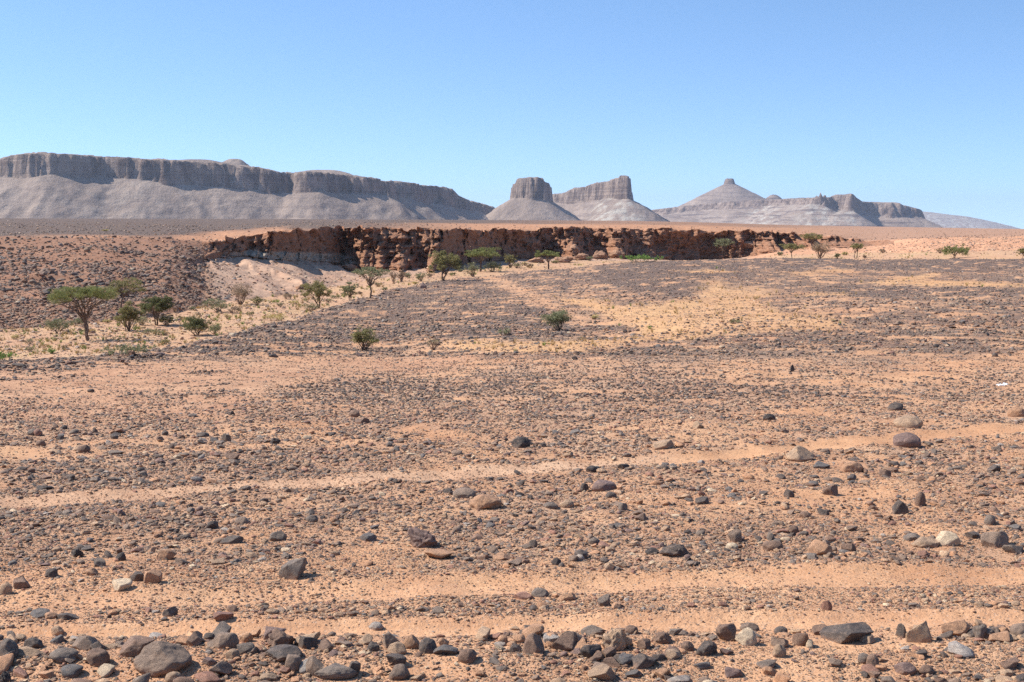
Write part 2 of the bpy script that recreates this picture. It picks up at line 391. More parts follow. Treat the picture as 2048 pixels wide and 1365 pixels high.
# cliff: horizontal relief
un = np.zeros(NR); i5 = np.where(SEG == 5)[0]; un[i5] = np.linspace(0, 1, NCL)[1:]
i4 = np.where(SEG == 4)[0]; i6 = np.where(SEG == 6)[0]
wc = np.zeros((NR, 1)); wc[i5] = 1; wc[i4] = (np.linspace(0, 1, len(i4)) ** 6)[:, None]
dT = np.zeros((NR, nP)); dT[i6] = Y[i6] - Y[i6[0] - 1]
wc = np.broadcast_to(wc, (NR, nP)).copy(); wc[i6] = (1 - sstep(0, 12, dT[i6]))
wc *= cliffness
Xc = X[i5[0]][None] * np.ones((NR, 1)); Yc = Y[i5[0]][None] * np.ones((NR, 1)); L = np.cumsum(np.hypot(np.diff(Xc[0], prepend=Xc[0, 0]), np.diff(Yc[0], prepend=Yc[0, 0])))[None]
L = L * np.ones((NR, 1))
uu = un[:, None] * np.ones((1, nP))
disp = .7 * ridged(L / 17., Z / 7., .5, o=3) - .6 + 2.3 * fbm(L / 6., Z / 3.4, 3.1, o=4) + .55 * fbm(L / .5, Z / .5, 2.7, o=2) + 1.2 * fbm(L / 1.5, Z / 1.2, 6.1, o=3)
disp -= 4.5 * np.clip(1 - uu * 1.6, 0, 1) ** 1.5 * sstep(-.05, .5, fbm(L / 14., .2, 4.4, o=3)) * (segm == 5) * sstep(740, 800, Ppx0)
prof = np.where(segm == 5, 1.6 * (1 - uu) ** 2.5 * -1 + .9 * np.sin(uu * math.pi), 0)   # foot slopes out, middle recessed, lip overhangs
lipn = sstep(-.25, .25, fbm(L / 9., .7, 9.4, o=3)) * 4.2 - 1.9      # overhanging lip here, crumbled back there
prof += lipn * (sstep(.70, .97, uu) * (segm == 5) + (segm == 6)) * (1 - .7 * slp)
disp = disp + slp[None] * (2.6 * fbm(L / 3.2, Z / 1.5, 12.1, o=4) - .8 * (Z % 1.7 < .5))
Y += wc * (disp + prof)
X += wc * .6 * fbm(L / 2.5 + 40, Z / 2.5, 8.8, o=3)
rim = np.exp(-((uu - 1) / .18) ** 2) * (segm == 5) + (segm == 6) * (1 - sstep(0, 16, dT))
Z += cliffness * rim * (.75 * fbm(L / 7., .3, 1.1, o=4, gain=.5) + .22 * np.abs(fbm(L / 1.2, .9, 2.1, o=2)))
Z += (segm == 6) * cliffness * .35 * fbm(X / 4, Y / 10, o=3) * (1 - sstep(20, 150, dT))
G = np.stack([X, Y, Z], -1)
PROW = Prow0
# ------------------------------------------------------------------ what the ground carries, by place
def poly_mask(px, row, P, soft):
    P = np.array(P, float); x = np.asarray(px, float); y = np.asarray(row, float)
    ins = np.zeros(x.shape, bool); dist = np.full(x.shape, 1e9); ky = 3.0
    for i in range(len(P)):
        a = P[i]; b = P[(i + 1) % len(P)]
        c = ((a[1] > y) != (b[1] > y)) & (x < (b[0] - a[0]) * (y - a[1]) / (b[1] - a[1] + 1e-9) + a[0]); ins ^= c
        dx, dy = b[0] - a[0], (b[1] - a[1]) * ky; t = np.clip(((x - a[0]) * dx + (y - a[1]) * ky * dy) / (dx * dx + dy * dy + 1e-9), 0, 1)
        dist = np.minimum(dist, np.hypot(x - a[0] - t * dx, (y - a[1]) * ky - t * dy))
    sd_ = np.where(ins, dist, -dist)
    return sstep(-soft, soft, sd_)
GULLY = [(880, 690), (985, 706), (1060, 708), (1200, 694), (1330, 680), (1460, 672), (1620, 668), (1700, 655), (1660, 632), (1570, 618), (1520, 598), (1560, 585), (1500, 572), (1430, 568), (1395, 584), (1330, 602), (1230, 604), (1160, 598), (1120, 590), (1120, 605), (1200, 622), (1270, 640), (1280, 655), (1200, 666), (1050, 678)]
MOUND = [(1150, 562), (1200, 540), (1290, 524), (1500, 518), (1480, 552), (1400, 560), (1360, 590), (1290, 582), (1220, 572)]
def zones(px, row, seg, x, y):
    """coverage by stones, darkness of them, largest size in m, ground colour, speckle"""
    px = np.asarray(px, float); row = np.asarray(row, float)
    n = fbm(x / 2.2, y / 2.2, 4.4, o=4) ; nb = fbm(px / 130, row / 22, 7.7, o=4); ns = fbm(px / 40., row / 9., 1.7, o=3)
    cov = np.full(px.shape, .55); dark = np.full(px.shape, .55); dmax = np.full(px.shape, .16); yel = np.zeros(px.shape); red = np.zeros(px.shape)
    def blend(a, v, m): return a * (1 - m) + v * m
    wob = nb * 10
    g0 = seg <= 1
    # near bank
    m = sstep(1268, 1284, row + nb * 5); cov = blend(cov, .80, m); dmax = blend(dmax, .21, m); dark = blend(dark, .40, m)
    m = sstep(1335, 1352, row + wob * .5); cov = blend(cov, .55, m)
    # strip between and above the tracks
    m = sstep(1120, 1150, row + wob) * (1 - sstep(1250, 1262, row)); cov = blend(cov, .42, m); dmax = blend(dmax, .06, m); dark = blend(dark, .22, m)
    m = np.exp(-((row - 1222 + (px - 1024) * .01) / 9.) ** 2); cov = blend(cov, .55, m * .8); dmax = blend(dmax, .11, m)
    # stone field
    m = sstep(960, 985, row + wob) * (1 - sstep(1115, 1140, row + wob)); cov = blend(cov, .64, m); dmax = blend(dmax, .125, m); dark = blend(dark, .62 - .12 * sstep(900, 1800, px), m)
    # belt between thin track and gravel plain
    m = sstep(850, 880, row + wob) * (1 - sstep(960, 985, row + wob)) ; cov = blend(cov, .60, m); dark = blend(dark, .62, m)
    m = (row < 865)
    cov = np.where(m, .52 + .1 * nb, cov); dmax = np.where(m, .10, dmax); dark = np.where(m, .68, dark)
    # dark patches of the pavement
    for P, s, cv, dk in (([(480, 790), (640, 775), (900, 760), (1000, 740), (1240, 745), (1640, 770), (1600, 805), (1420, 830), (1200, 840), (930, 868), (720, 890), (600, 850), (470, 822)], 50, .80, .85),
                         ([(0, 925), (300, 900), (620, 900), (650, 950), (300, 975), (0, 990)], 40, .72, .75),
                         ([(1750, 770), (2100, 780), (2300, 840), (1950, 850), (1700, 830)], 40, .62, .6),
                         ([(1000, 706), (1400, 676), (2300, 660), (2300, 690), (1700, 716), (1300, 724)], 26, .72, .70)):
        k = poly_mask(px, row + wob * .4, P, s); cov = blend(cov, cv, k); dark = blend(dark, dk, k)
    # orange, thinly covered places
    for P, s, cv in (([(1500, 716), (1800, 706), (2400, 690), (2400, 770), (1950, 775), (1700, 765), (1350, 745)], 40, .36),
                     ([(1180, 838), (1450, 830), (1800, 840), (1700, 868), (1400, 890), (1100, 880)], 40, .38),
                     ([(1300, 930), (2300, 880), (2300, 1010), (1600, 1010)], 60, .48),
                     ([(-300, 734), (160, 735), (420, 722), (700, 716), (960, 712), (900, 735), (700, 752), (560, 775), (470, 812), (380, 812), (200, 806), (-300, 800)], 34, .10)):
        k = poly_mask(px, row + wob * .4, P, s); cov = blend(cov, cv, k); dmax = blend(dmax, .08, k * (cv < .2))
    for cx, cy, sx_, sy_ in ((415, 746, 40, 3), (400, 770, 75, 3.5), (350, 791, 120, 6), (110, 752, 60, 4), (720, 766, 60, 3), (610, 808, 60, 6), (30, 760, 60, 4)):
        k = np.exp(-((px - cx) / sx_) ** 4 - ((row - cy + ns * 3) / sy_) ** 2); cov = blend(cov, .7, k); dark = blend(dark, .95, k); dmax = blend(dmax, .16, k)
    # tracks
    k = tmask(TR1, px, row + ns * 3, 14, 8); cov = blend(cov, .03, k); dmax = blend(dmax, .03, k)
    k = tmask(TR2, px, row + ns * 5, 14, 12) * (.6 + .4 * sstep(300, 1000, px)); cov = blend(cov, .07, k); dmax = blend(dmax, .028, k); dark = blend(dark, .2, k)
    r3 = sstep(1250, 1420, px); k3 = tmask(TR3, px, row + ns * 3, 8, 5)
    cov = blend(cov, .40 * (1 - r3) + .02 * r3, k3); dmax = blend(dmax, .032, k3); dark = blend(dark, .05, k3)
    pale = k3 * (1 - r3)
    # terrace beyond row 710
    t1 = (seg == 1) & (row < 712)
    er = np.interp(px, PX, Er)
    lft = t1 & (px < 1140); cov = np.where(lft, .70 + .15 * nb, cov); dark = np.where(lft, .80, dark); dmax = np.where(t1, .24, dmax)
    k = lft * sstep(676, 690, row + nb * 6) * sstep(560, 640, px); cov = blend(cov, .38, k)
    k = (seg <= 1) * np.exp(-((row - er - 7) / 9.) ** 2) * (px < 1000); cov = blend(cov, .8, k); dark = blend(dark, .8, k); dmax = blend(dmax, .38, k)
    rgt = t1 & (px >= 1140); cov = np.where(rgt, .64 + .35 * np.clip(fbm(px / 220, row / 9., 2.2, o=3), -1, .6), cov); dark = np.where(rgt, .7, dark)
    k = t1 * poly_mask(px, row, MOUND, 22); cov = blend(cov, .92, k); dark = blend(dark, .95, k)
    k = t1 * sstep(1480, 1560, px) * (1 - sstep(534, 548, row + nb * 5)); cov = blend(cov, .85, k); dark = blend(dark, .9, k)
    k = t1 * sstep(1600, 1700, px) * sstep(566, 572, row) * (1 - sstep(588, 600, row + nb * 4)); cov = blend(cov, .8, k); dark = blend(dark, .85, k)
    k = t1 * np.exp(-((row - 615 + nb * 6) / 14.) ** 2) * sstep(1560, 1750, px); cov = blend(cov, .55, k); dark = blend(dark, .75, k); dmax = blend(dmax, .40, k)
    k = t1 * np.exp(-((row - 654 + (px > 2000) * 0) / 5.) ** 2) * sstep(1400, 1600, px); cov = blend(cov, .45, k); dmax = blend(dmax, .45, k); red = blend(red, .8, k)
    k = t1 * poly_mask(px, row + nb * 7, GULLY, 26); cov = blend(cov, .09 + .16 * sstep(1300, 1500, px), k); yel = blend(yel, .95 - .3 * sstep(1250, 1450, px) + .3 * ns, k); gk = k; dmax = blend(dmax, .2, k)
    k = t1 * poly_mask(px, row + nb * 5, [(1560, 600), (1720, 596), (1900, 606), (1900, 625), (1720, 640), (1600, 636)], 30); cov = blend(cov, .35, k); red = blend(red, .5, k)
    k = t1 * poly_mask(px, row + nb * 2, [(1150, 578), (1220, 578), (1300, 588), (1400, 590), (1420, 598), (1300, 602), (1150, 592)], 20); cov = blend(cov, .40, k); dmax = blend(dmax, .35, k); red = blend(red, .5, k)
    for P in ([(1350, 548), (1420, 541), (1500, 546), (1420, 551)], [(1560, 548), (1690, 540), (1700, 544), (1600, 552)], [(1720, 566), (1830, 548), (1880, 548), (1850, 560), (2100, 572), (2300, 575), (2300, 582), (1900, 578)], [(1580, 590), (1640, 585), (1720, 586), (1710, 592), (1600, 595)]):
        k = t1 * poly_mask(px, row + nb * 1.5, P, 16); cov = blend(cov, .2, k); yel = blend(yel, .9, k)
    k = t1 * np.exp(-((px - (1010 + (row - 570) * 2.3)) / 45.) ** 2) * (row < 640); cov = blend(cov, .25, k); red = blend(red, .3, k)
    # wadi
    wd = (seg == 2) | (seg == 3)
    cov = np.where(wd, .34 + .3 * nb, cov); dark = np.where(wd, .12, dark); dmax = np.where(wd, .45, dmax); yel = np.where(wd, .35 + .7 * fbm(px / 60, row / 9., 3.9, o=3), yel)
    # far bank on the left / talus in the middle / slope on the right
    s4 = (seg == 4) | (seg == 5)
    left = s4 * (1 - sstep(395, 440, px)); 
    cov = blend(cov, .62 + .3 * nb + .2 * n, left); dark = blend(dark, .92, left); dmax = blend(dmax, .95, left); yel = yel * (1 - left); red = blend(red, .9, left)
    k = left * (1 - sstep(482, 505, row + wob)); cov = blend(cov, .38, k)
    k = left * sstep(590, 620, row + wob); cov = blend(cov, .6, k); dark = blend(dark, .35, k); dmax = blend(dmax, .5, k)
    mid = s4 * sstep(395, 440, px) * (1 - sstep(1480, 1520, px)); cov = blend(cov, .16, mid); dark = blend(dark, .15, mid); dmax = blend(dmax, .6, mid); yel = blend(yel, 0., mid)
    k = mid * (1 - sstep(430, 500, px)); cov = blend(cov, .45, k); dark = blend(dark, .5, k)
    rt = s4 * sstep(1480, 1520, px); cov = blend(cov, .16 + .4 * sstep(1780, 1880, px), rt); dark = blend(dark, .45, rt); dmax = blend(dmax, .5, rt); red = blend(red, .7, rt); yel = blend(yel, 0, rt)
    # far plain
    fp = seg >= 6
    lf = fp * (1 - sstep(250, 700, px + (474 - row) * -8)); 
    cov = np.where(fp, .30, cov); dark = np.where(fp, .35, dark); dmax = np.where(fp, .55, dmax); red = np.where(fp, 1., red); yel = np.where(fp, 0, yel)
    gl = fp * (1 - sstep(468, 475, row + nb * 3 + sstep(260, 620, px) * 14)) ; gl = gl * (1 - sstep(650, 1000, px) * sstep(-.2, .4, (row - np.interp(px, [h[0] for h in HOR], [h[1] for h in HOR]) - 7) / 6))
    gl = gl * (1 - sstep(900, 1300, px) * .5); cov = blend(cov, .65, gl); dark = blend(dark, .85, gl); red = blend(red, 0, gl)
    # scour of the plain on the right
    k = fp * sstep(1500, 1800, px); cov = blend(cov, .5, k); dark = blend(dark, .5, k)
    soft = 1 - np.maximum(gk, np.maximum(k3, np.maximum(tmask(TR1, px, row, 14, 8), tmask(TR2, px, row, 10, 12)) * (seg == 0)))
    n2_ = fbm(x / .8, y / .8, 2.4, o=2)
    cov = np.clip(cov * np.clip(1 + (1.0 * n + .9 * n2_) * (seg <= 1) * soft, .15, 2), 0, .97)
    # ground colour
    S = np.array(SAND); col = np.ones(px.shape + (3,)) * S
    def cb(c, v, m): return c * (1 - m[..., None]) + np.array(v) * m[..., None]
    col = cb(col, (.41, .27, .185), np.clip(cov * dark * 1.5, 0, .8) * g0)
    col = cb(col, (.46, .275, .175), poly_mask(px, row, [(-300, 734), (160, 735), (420, 722), (700, 716), (960, 712), (900, 735), (700, 752), (560, 775), (470, 830), (-300, 860)], 40) * .7)
    col = cb(col, (.60, .36, .215), sstep(1120, 1180, row) * .45)
    col = cb(col, (.57, .41, .29), pale * .5)
    col = cb(col, (.53, .325, .16), np.clip(yel, 0, 1) * .75 * (seg == 1))
    farT = (seg == 1) * (1 - sstep(690, 745, row))
    col = cb(col, (.105, .082, .074), np.clip((cov - .25) * 2.6, 0, 1) * np.clip(dark * 1.2, 0, 1) * farT * .9)
    col = cb(col, (.50, .31, .195), wd.astype(float)); col = cb(col, (.55, .40, .20), np.clip(yel, 0, 1) * wd * .5)
    col = cb(col, (.27, .15, .10), left * .92)
    col = cb(col, (.46, .31, .22), mid); 
    col = cb(col, (.56, .315, .19), rt)
    col = cb(col, (.45, .245, .142), fp.astype(float)); col = cb(col, (.105, .088, .08), gl * .94)
    col = cb(col, (.40, .245, .165), k)
    speck = np.where(seg <= 0, 0, np.clip(cov * sstep(30, 110, y) * .55, 0, .6)); 
    return dict(cov=cov, dark=dark, dmax=dmax, yel=yel, red=red, col=col, speck=speck)
ZN = zones(Ppx0, PROW, segm, G[..., 0], G[..., 1])
base = ZN['col'].astype(np.float32)
prm = np.stack([ZN['cov'], ZN['speck'], ZN['yel']], -1).astype(np.float32)
# cliff colours
zrel = uu
cb_ = np.ones((NR, nP, 3)) * np.array((.335, .175, .108))
top = sstep(.86, 1., uu + .12 * fbm(L / 3, Z / 2, 1.9, o=3))[..., None]; cb_ = cb_ * (1 - top) + np.array((.42, .21, .125)) * top
gb = (sstep(440, 500, Ppx0) * (1 - sstep(690, 720, Ppx0)) * (1 - sstep(.22, .30, uu + .05 * fbm(L / 6, Z, 2.9, o=3))))[..., None]
cb_ = cb_ * (1 - gb) + np.array((.44, .36, .28)) * gb
keepcol = (PX[:-1] > 402) & (PX[:-1] < 1786)
cl = np.zeros((NR - 1, nP - 1), bool); cl[i5[0] - 1:i5[-1], :] = keepcol[None]
def attr2(a): return a.reshape(-1, 3)
me = mesh_np('ground', G, grid_faces(NR, nP, ~cl), {'base': attr2(base), 'prm': attr2(prm)}, compact=True)
ground = tag(obj('ground', me, M_GROUND), 'stony orange desert plain with a wadi cut through it and a far gravel plateau', kind='structure')
cbase = np.where(segm[..., None] == 5, cb_, base * .9).astype(np.float32)
me = mesh_np('wadi_cliff', G, grid_faces(NR, nP, cl), {'base': attr2(cbase)}, compact=True)
cliff = tag(obj('cliff', me, M_CLIFF), 'shaded red earth cliff along the far bank of the wadi', kind='structure')

# fast lookup of the ground under a pixel or a world position
ii = np.unique(np.concatenate([np.arange(0, NR, 2), [NR - 1]])); jj = np.unique(np.concatenate([np.arange(0, nP, 3), [nP - 1]]))
Gs = G[np.ix_(ii, jj)]
bvh = BVHTree.FromPolygons([tuple(v) for v in Gs.reshape(-1, 3)], [tuple(int(k) for k in q) for q in grid_faces(len(ii), len(jj))])
eye = Vector((0, 0, EYE))
def hit(px, row):
    d = Vector(pt(px, row, 10.)) - eye; d.normalize()
    r = bvh.ray_cast(eye, d)
    return r[0]
def drop(x, y, z0=60):
    r = bvh.ray_cast(Vector((x, y, z0)), Vector((0, 0, -1)))
    return r[0].z if r[0] else 0.

# ------------------------------------------------------------------ stones
import bmesh
def ico(n):
    bm = bmesh.new(); bmesh.ops.create_icosphere(bm, subdivisions=n, radius=1)
    bm.verts.ensure_lookup_table()
    V = np.array([v.co[:] for v in bm.verts]); Fc = np.array([[v.index for v in f.verts] for f in bm.faces]); bm.free(); return V, Fc
ICO = {n: ico(n) for n in (2, 3, 4, 5)}
def rock_verts(r, kind, lvl):
    V, Fc = ICO[lvl]; V = V.copy()
    if kind == 'round': npl, lo, hi, am = 7, .72, .95, .10
    elif kind == 'slab': npl, lo, hi, am = 11, .45, .85, .06
    elif kind == 'craggy': npl, lo, hi, am = 12, .50, .85, .22
    else: npl, lo, hi, am = 13, .42, .80, .07
    for k in range(npl):
        n = r.normal(size=3); n /= np.linalg.norm(n); h = r.uniform(lo, hi)
        V -= n * np.maximum(0, V @ n - h)[:, None] * .96
    s = r.uniform(0, 50)
    V *= (1 + am * fbm(V[:, 0] * 1.3 + s, V[:, 1] * 1.3, V[:, 2] * 1.3, o=3) + .035 * fbm(V[:, 0] * 5 + s, V[:, 1] * 5, V[:, 2] * 5, o=3))[:, None]
    if kind == 'craggy': V *= (1 - .25 * np.clip(ridged(V[:, 0] * 1.6 + s, V[:, 1] * 1.6, V[:, 2] * 1.6, o=2) - .6, 0, 1))[:, None]
    mn, mx = V.min(0), V.max(0); V = (V - (mn + mx) / 2) / ((mx - mn) / 2)
    return V, Fc
TONE = {
 'black': (.062, .053, .050), 'dark grey': (.122, .099, .086), 'slate blue': (.155, .144, .138), 'grey': (.205, .165, .136),
 'grey-brown': (.265, .190, .142), 'brown': (.235, .148, .105), 'purplish brown': (.21, .140, .122), 'reddish': (.33, .175, .125),
 'orange': (.50, .285, .165), 'tan': (.46, .315, .205), 'cream': (.62, .49, .34), 'pale grey': (.36, .32, .285)}
STONES = []   # name later; (obj, px, row, w, tone, shape, label)
def place_rock(px, row, wpx, hpx, tone, shape, label=None, yaw=None, tilt=0., depth=None, nm='stone'):
    p = hit(px, row - 2)
    if p is None: return None
    r = np.random.default_rng(int(px * 31 + row * 7)); k = p.y / F
    w_ = wpx * k; view = math.atan2(EYE - p.z, p.y)
    dp = w_ * (depth or r.uniform(.7, 1.0))
    h_ = max(.25 * w_, (hpx * k - dp * math.sin(view) * .35) / math.cos(view) * 1.0)
    V, Fc = rock_verts(r, shape, 5 if wpx > 60 else (4 if wpx > 22 else 3))
    yaw = r.uniform(-.4, .4) if yaw is None else yaw
    Mx = Matrix.Rotation(tilt, 4, 'Y')
    sink = .32
    hz = h_ / (1 - sink) / 2
    me = mesh_np('stone', V, Fc)
    o = obj(nm, me, M_ROCK)
    o.scale = (w_ / 2, dp / 2, hz); o.rotation_euler = (r.uniform(-.12, .12), tilt, yaw)
    y = p.y + dp * .35; x = p.x * y / p.y
    o.location = (x, y, drop(x, y) + hz * (1 - 2 * sink))
    c = TONE[tone]; j = r.uniform(.88, 1.14)
    o.color = (c[0] * j, c[1] * j, c[2] * j, 1)
    STONES.append([o, px, row, wpx, tone, shape, label])
    return o
R_, A_, S_, K_ = 'round', 'angular', 'slab', 'craggy'
BIG = [
 (328, 1353, 116, 62, 'grey-brown', R_, 'largest boulder of the nearest stone bank, grey top and tan foot'),
 (1692, 1289, 94, 42, 'dark grey', S_, 'wide dark slate slab with an overhanging edge in the nearest stone bank'),
 (846, 1098, 66, 43, 'purplish brown', K_, 'dark brown angular boulder with a shaded hollow alone in the stone field'),
 (1814, 898, 56, 31, 'purplish brown', R_, 'smooth purplish brown boulder lying on the thin pale track'),
 (1600, 925, 58, 31, 'tan', A_, 'split boulder with a tan face and dark end just below the thin track'),
 (1043, 898, 38, 23, 'black', R_, 'black boulder standing alone in the gravel above the thin track'),
 (1816, 858, 58, 26, 'tan', R_, 'half buried pinkish tan boulder on the upper edge of the thin track'),
 (971, 1021, 66, 30, 'orange', R_, 'low orange boulder with a grey streak, widest in its field'),
 (929, 998, 48, 20, 'grey-brown', R_, 'low brown boulder touching the orange boulder with a grey streak'),
 (586, 1160, 55, 43, 'grey', A_, 'grey boulder with an orange foot at the edge of the second track'),
 (1206, 984, 52, 22, 'purplish brown', R_, 'low purplish grey boulder beside a small black angular stone'),
 (1325, 900, 48, 18, 'tan', S_, 'pale orange block lying in the sand above the thin track'),
 (1907, 1276, 74, 32, 'orange', S_, 'long orange block in the nearest stone bank'),
 (1835, 1289, 52, 46, 'tan', A_, 'tilted tan block with a broken brown face beside the long orange block'),
 (1234, 1305, 64, 48, 'tan', K_, 'knobbly tan boulder with a dark grey crest in the nearest stone bank'),
 (1067, 1312, 46, 45, 'brown', R_, 'tall rounded brown boulder beside two small round orange stones'),
 (1129, 1305, 52, 38, 'brown', A_, 'square shouldered dark brown boulder with a dented front'),
 (1492, 1293, 46, 36, 'cream', S_, 'yellowish upright slab leaning in the nearest stone bank'),
 (1894, 1094, 53, 30, 'cream', S_, 'cream coloured block with a flat sunlit top'),
 (1639, 1114, 46, 32, 'orange', A_, 'orange wedge shaped stone with a straight right side'),
 (1346, 1116, 58, 26, 'dark grey', K_, 'two lobed dark grey boulder behind the second track'),
 (1286, 1339, 56, 30, 'dark grey', A_, 'dark slate boulder in front of the knobbly tan boulder'),
 (1798, 1031, 34, 29, 'dark grey', A_, 'steep blue black boulder in the middle stone field'),
 (1840, 1014, 22, 29, 'brown', R_, 'upright brown stone behind the steep blue black boulder'),
 (272, 1316, 64, 40, 'brown', A_, 'dark brown boulder behind the largest boulder of the nearest bank'),
 (563, 1297, 60, 38, 'brown', K_, 'lumpy brown boulder with an orange left side on the near track edge'),
 (568, 1326, 80, 29, 'dark grey', S_, 'long dark grey slab below the lumpy brown boulder'),
 (672, 1362, 88, 30, 'grey', S_, 'long grey slab at the very front of the nearest stone bank'),
 (587, 1347, 36, 34, 'grey-brown', R_, 'round stone with a brown rim below the long dark grey slab'),
 (1181, 1321, 43, 29, 'black', A_, 'near black split stone in the nearest stone bank'),
 (878, 1121, 60, 20, 'orange', S_, 'flat orange slab just in front of the hollowed dark boulder'),
 (1850, 1097, 62, 20, 'tan', R_, 'low tan and grey stone against the cream coloured block'),
 (1988, 1097, 56, 34, 'grey-brown', A_, 'broad pointed grey brown boulder right of the cream coloured block'),
 (145, 1357, 44, 24, 'slate blue', S_, 'blue grey flat slab beside the largest boulder'),
 (1653, 1223, 24, 22, 'reddish', A_, 'pinkish cube like stone alone between the two near tracks'),
 (1079, 1196, 36, 17, 'grey', R_, 'grey domed stone beside a reddish block on the second track'),
 (1046, 1201, 44, 16, 'reddish', A_, 'reddish angular block touching a grey domed stone'),
 (1412, 1314, 50, 34, 'dark grey', K_, 'rough pitted dark grey stone in the nearest stone bank'),
 (1584, 746, 10, 15, 'black', A_, 'small black upright stone like a marker on the far gravel'),
 (1149, 722, 13, 8, 'black', A_, 'small black stone on the orange edge below the yellow gully'),
 (709, 837, 26, 16, 'brown', R_, 'dark brown stone just behind a flat brown one'),
 (725, 849, 32, 12, 'brown', S_, 'flat brown stone just in front of a rounder one'),
 (168, 908, 26, 17, 'brown', R_, 'rounded brown black stone at the left end of the gravel plain'),
 (244, 1184, 44, 20, 'cream', S_, 'pale buff slab on the edge of the second track'),
]
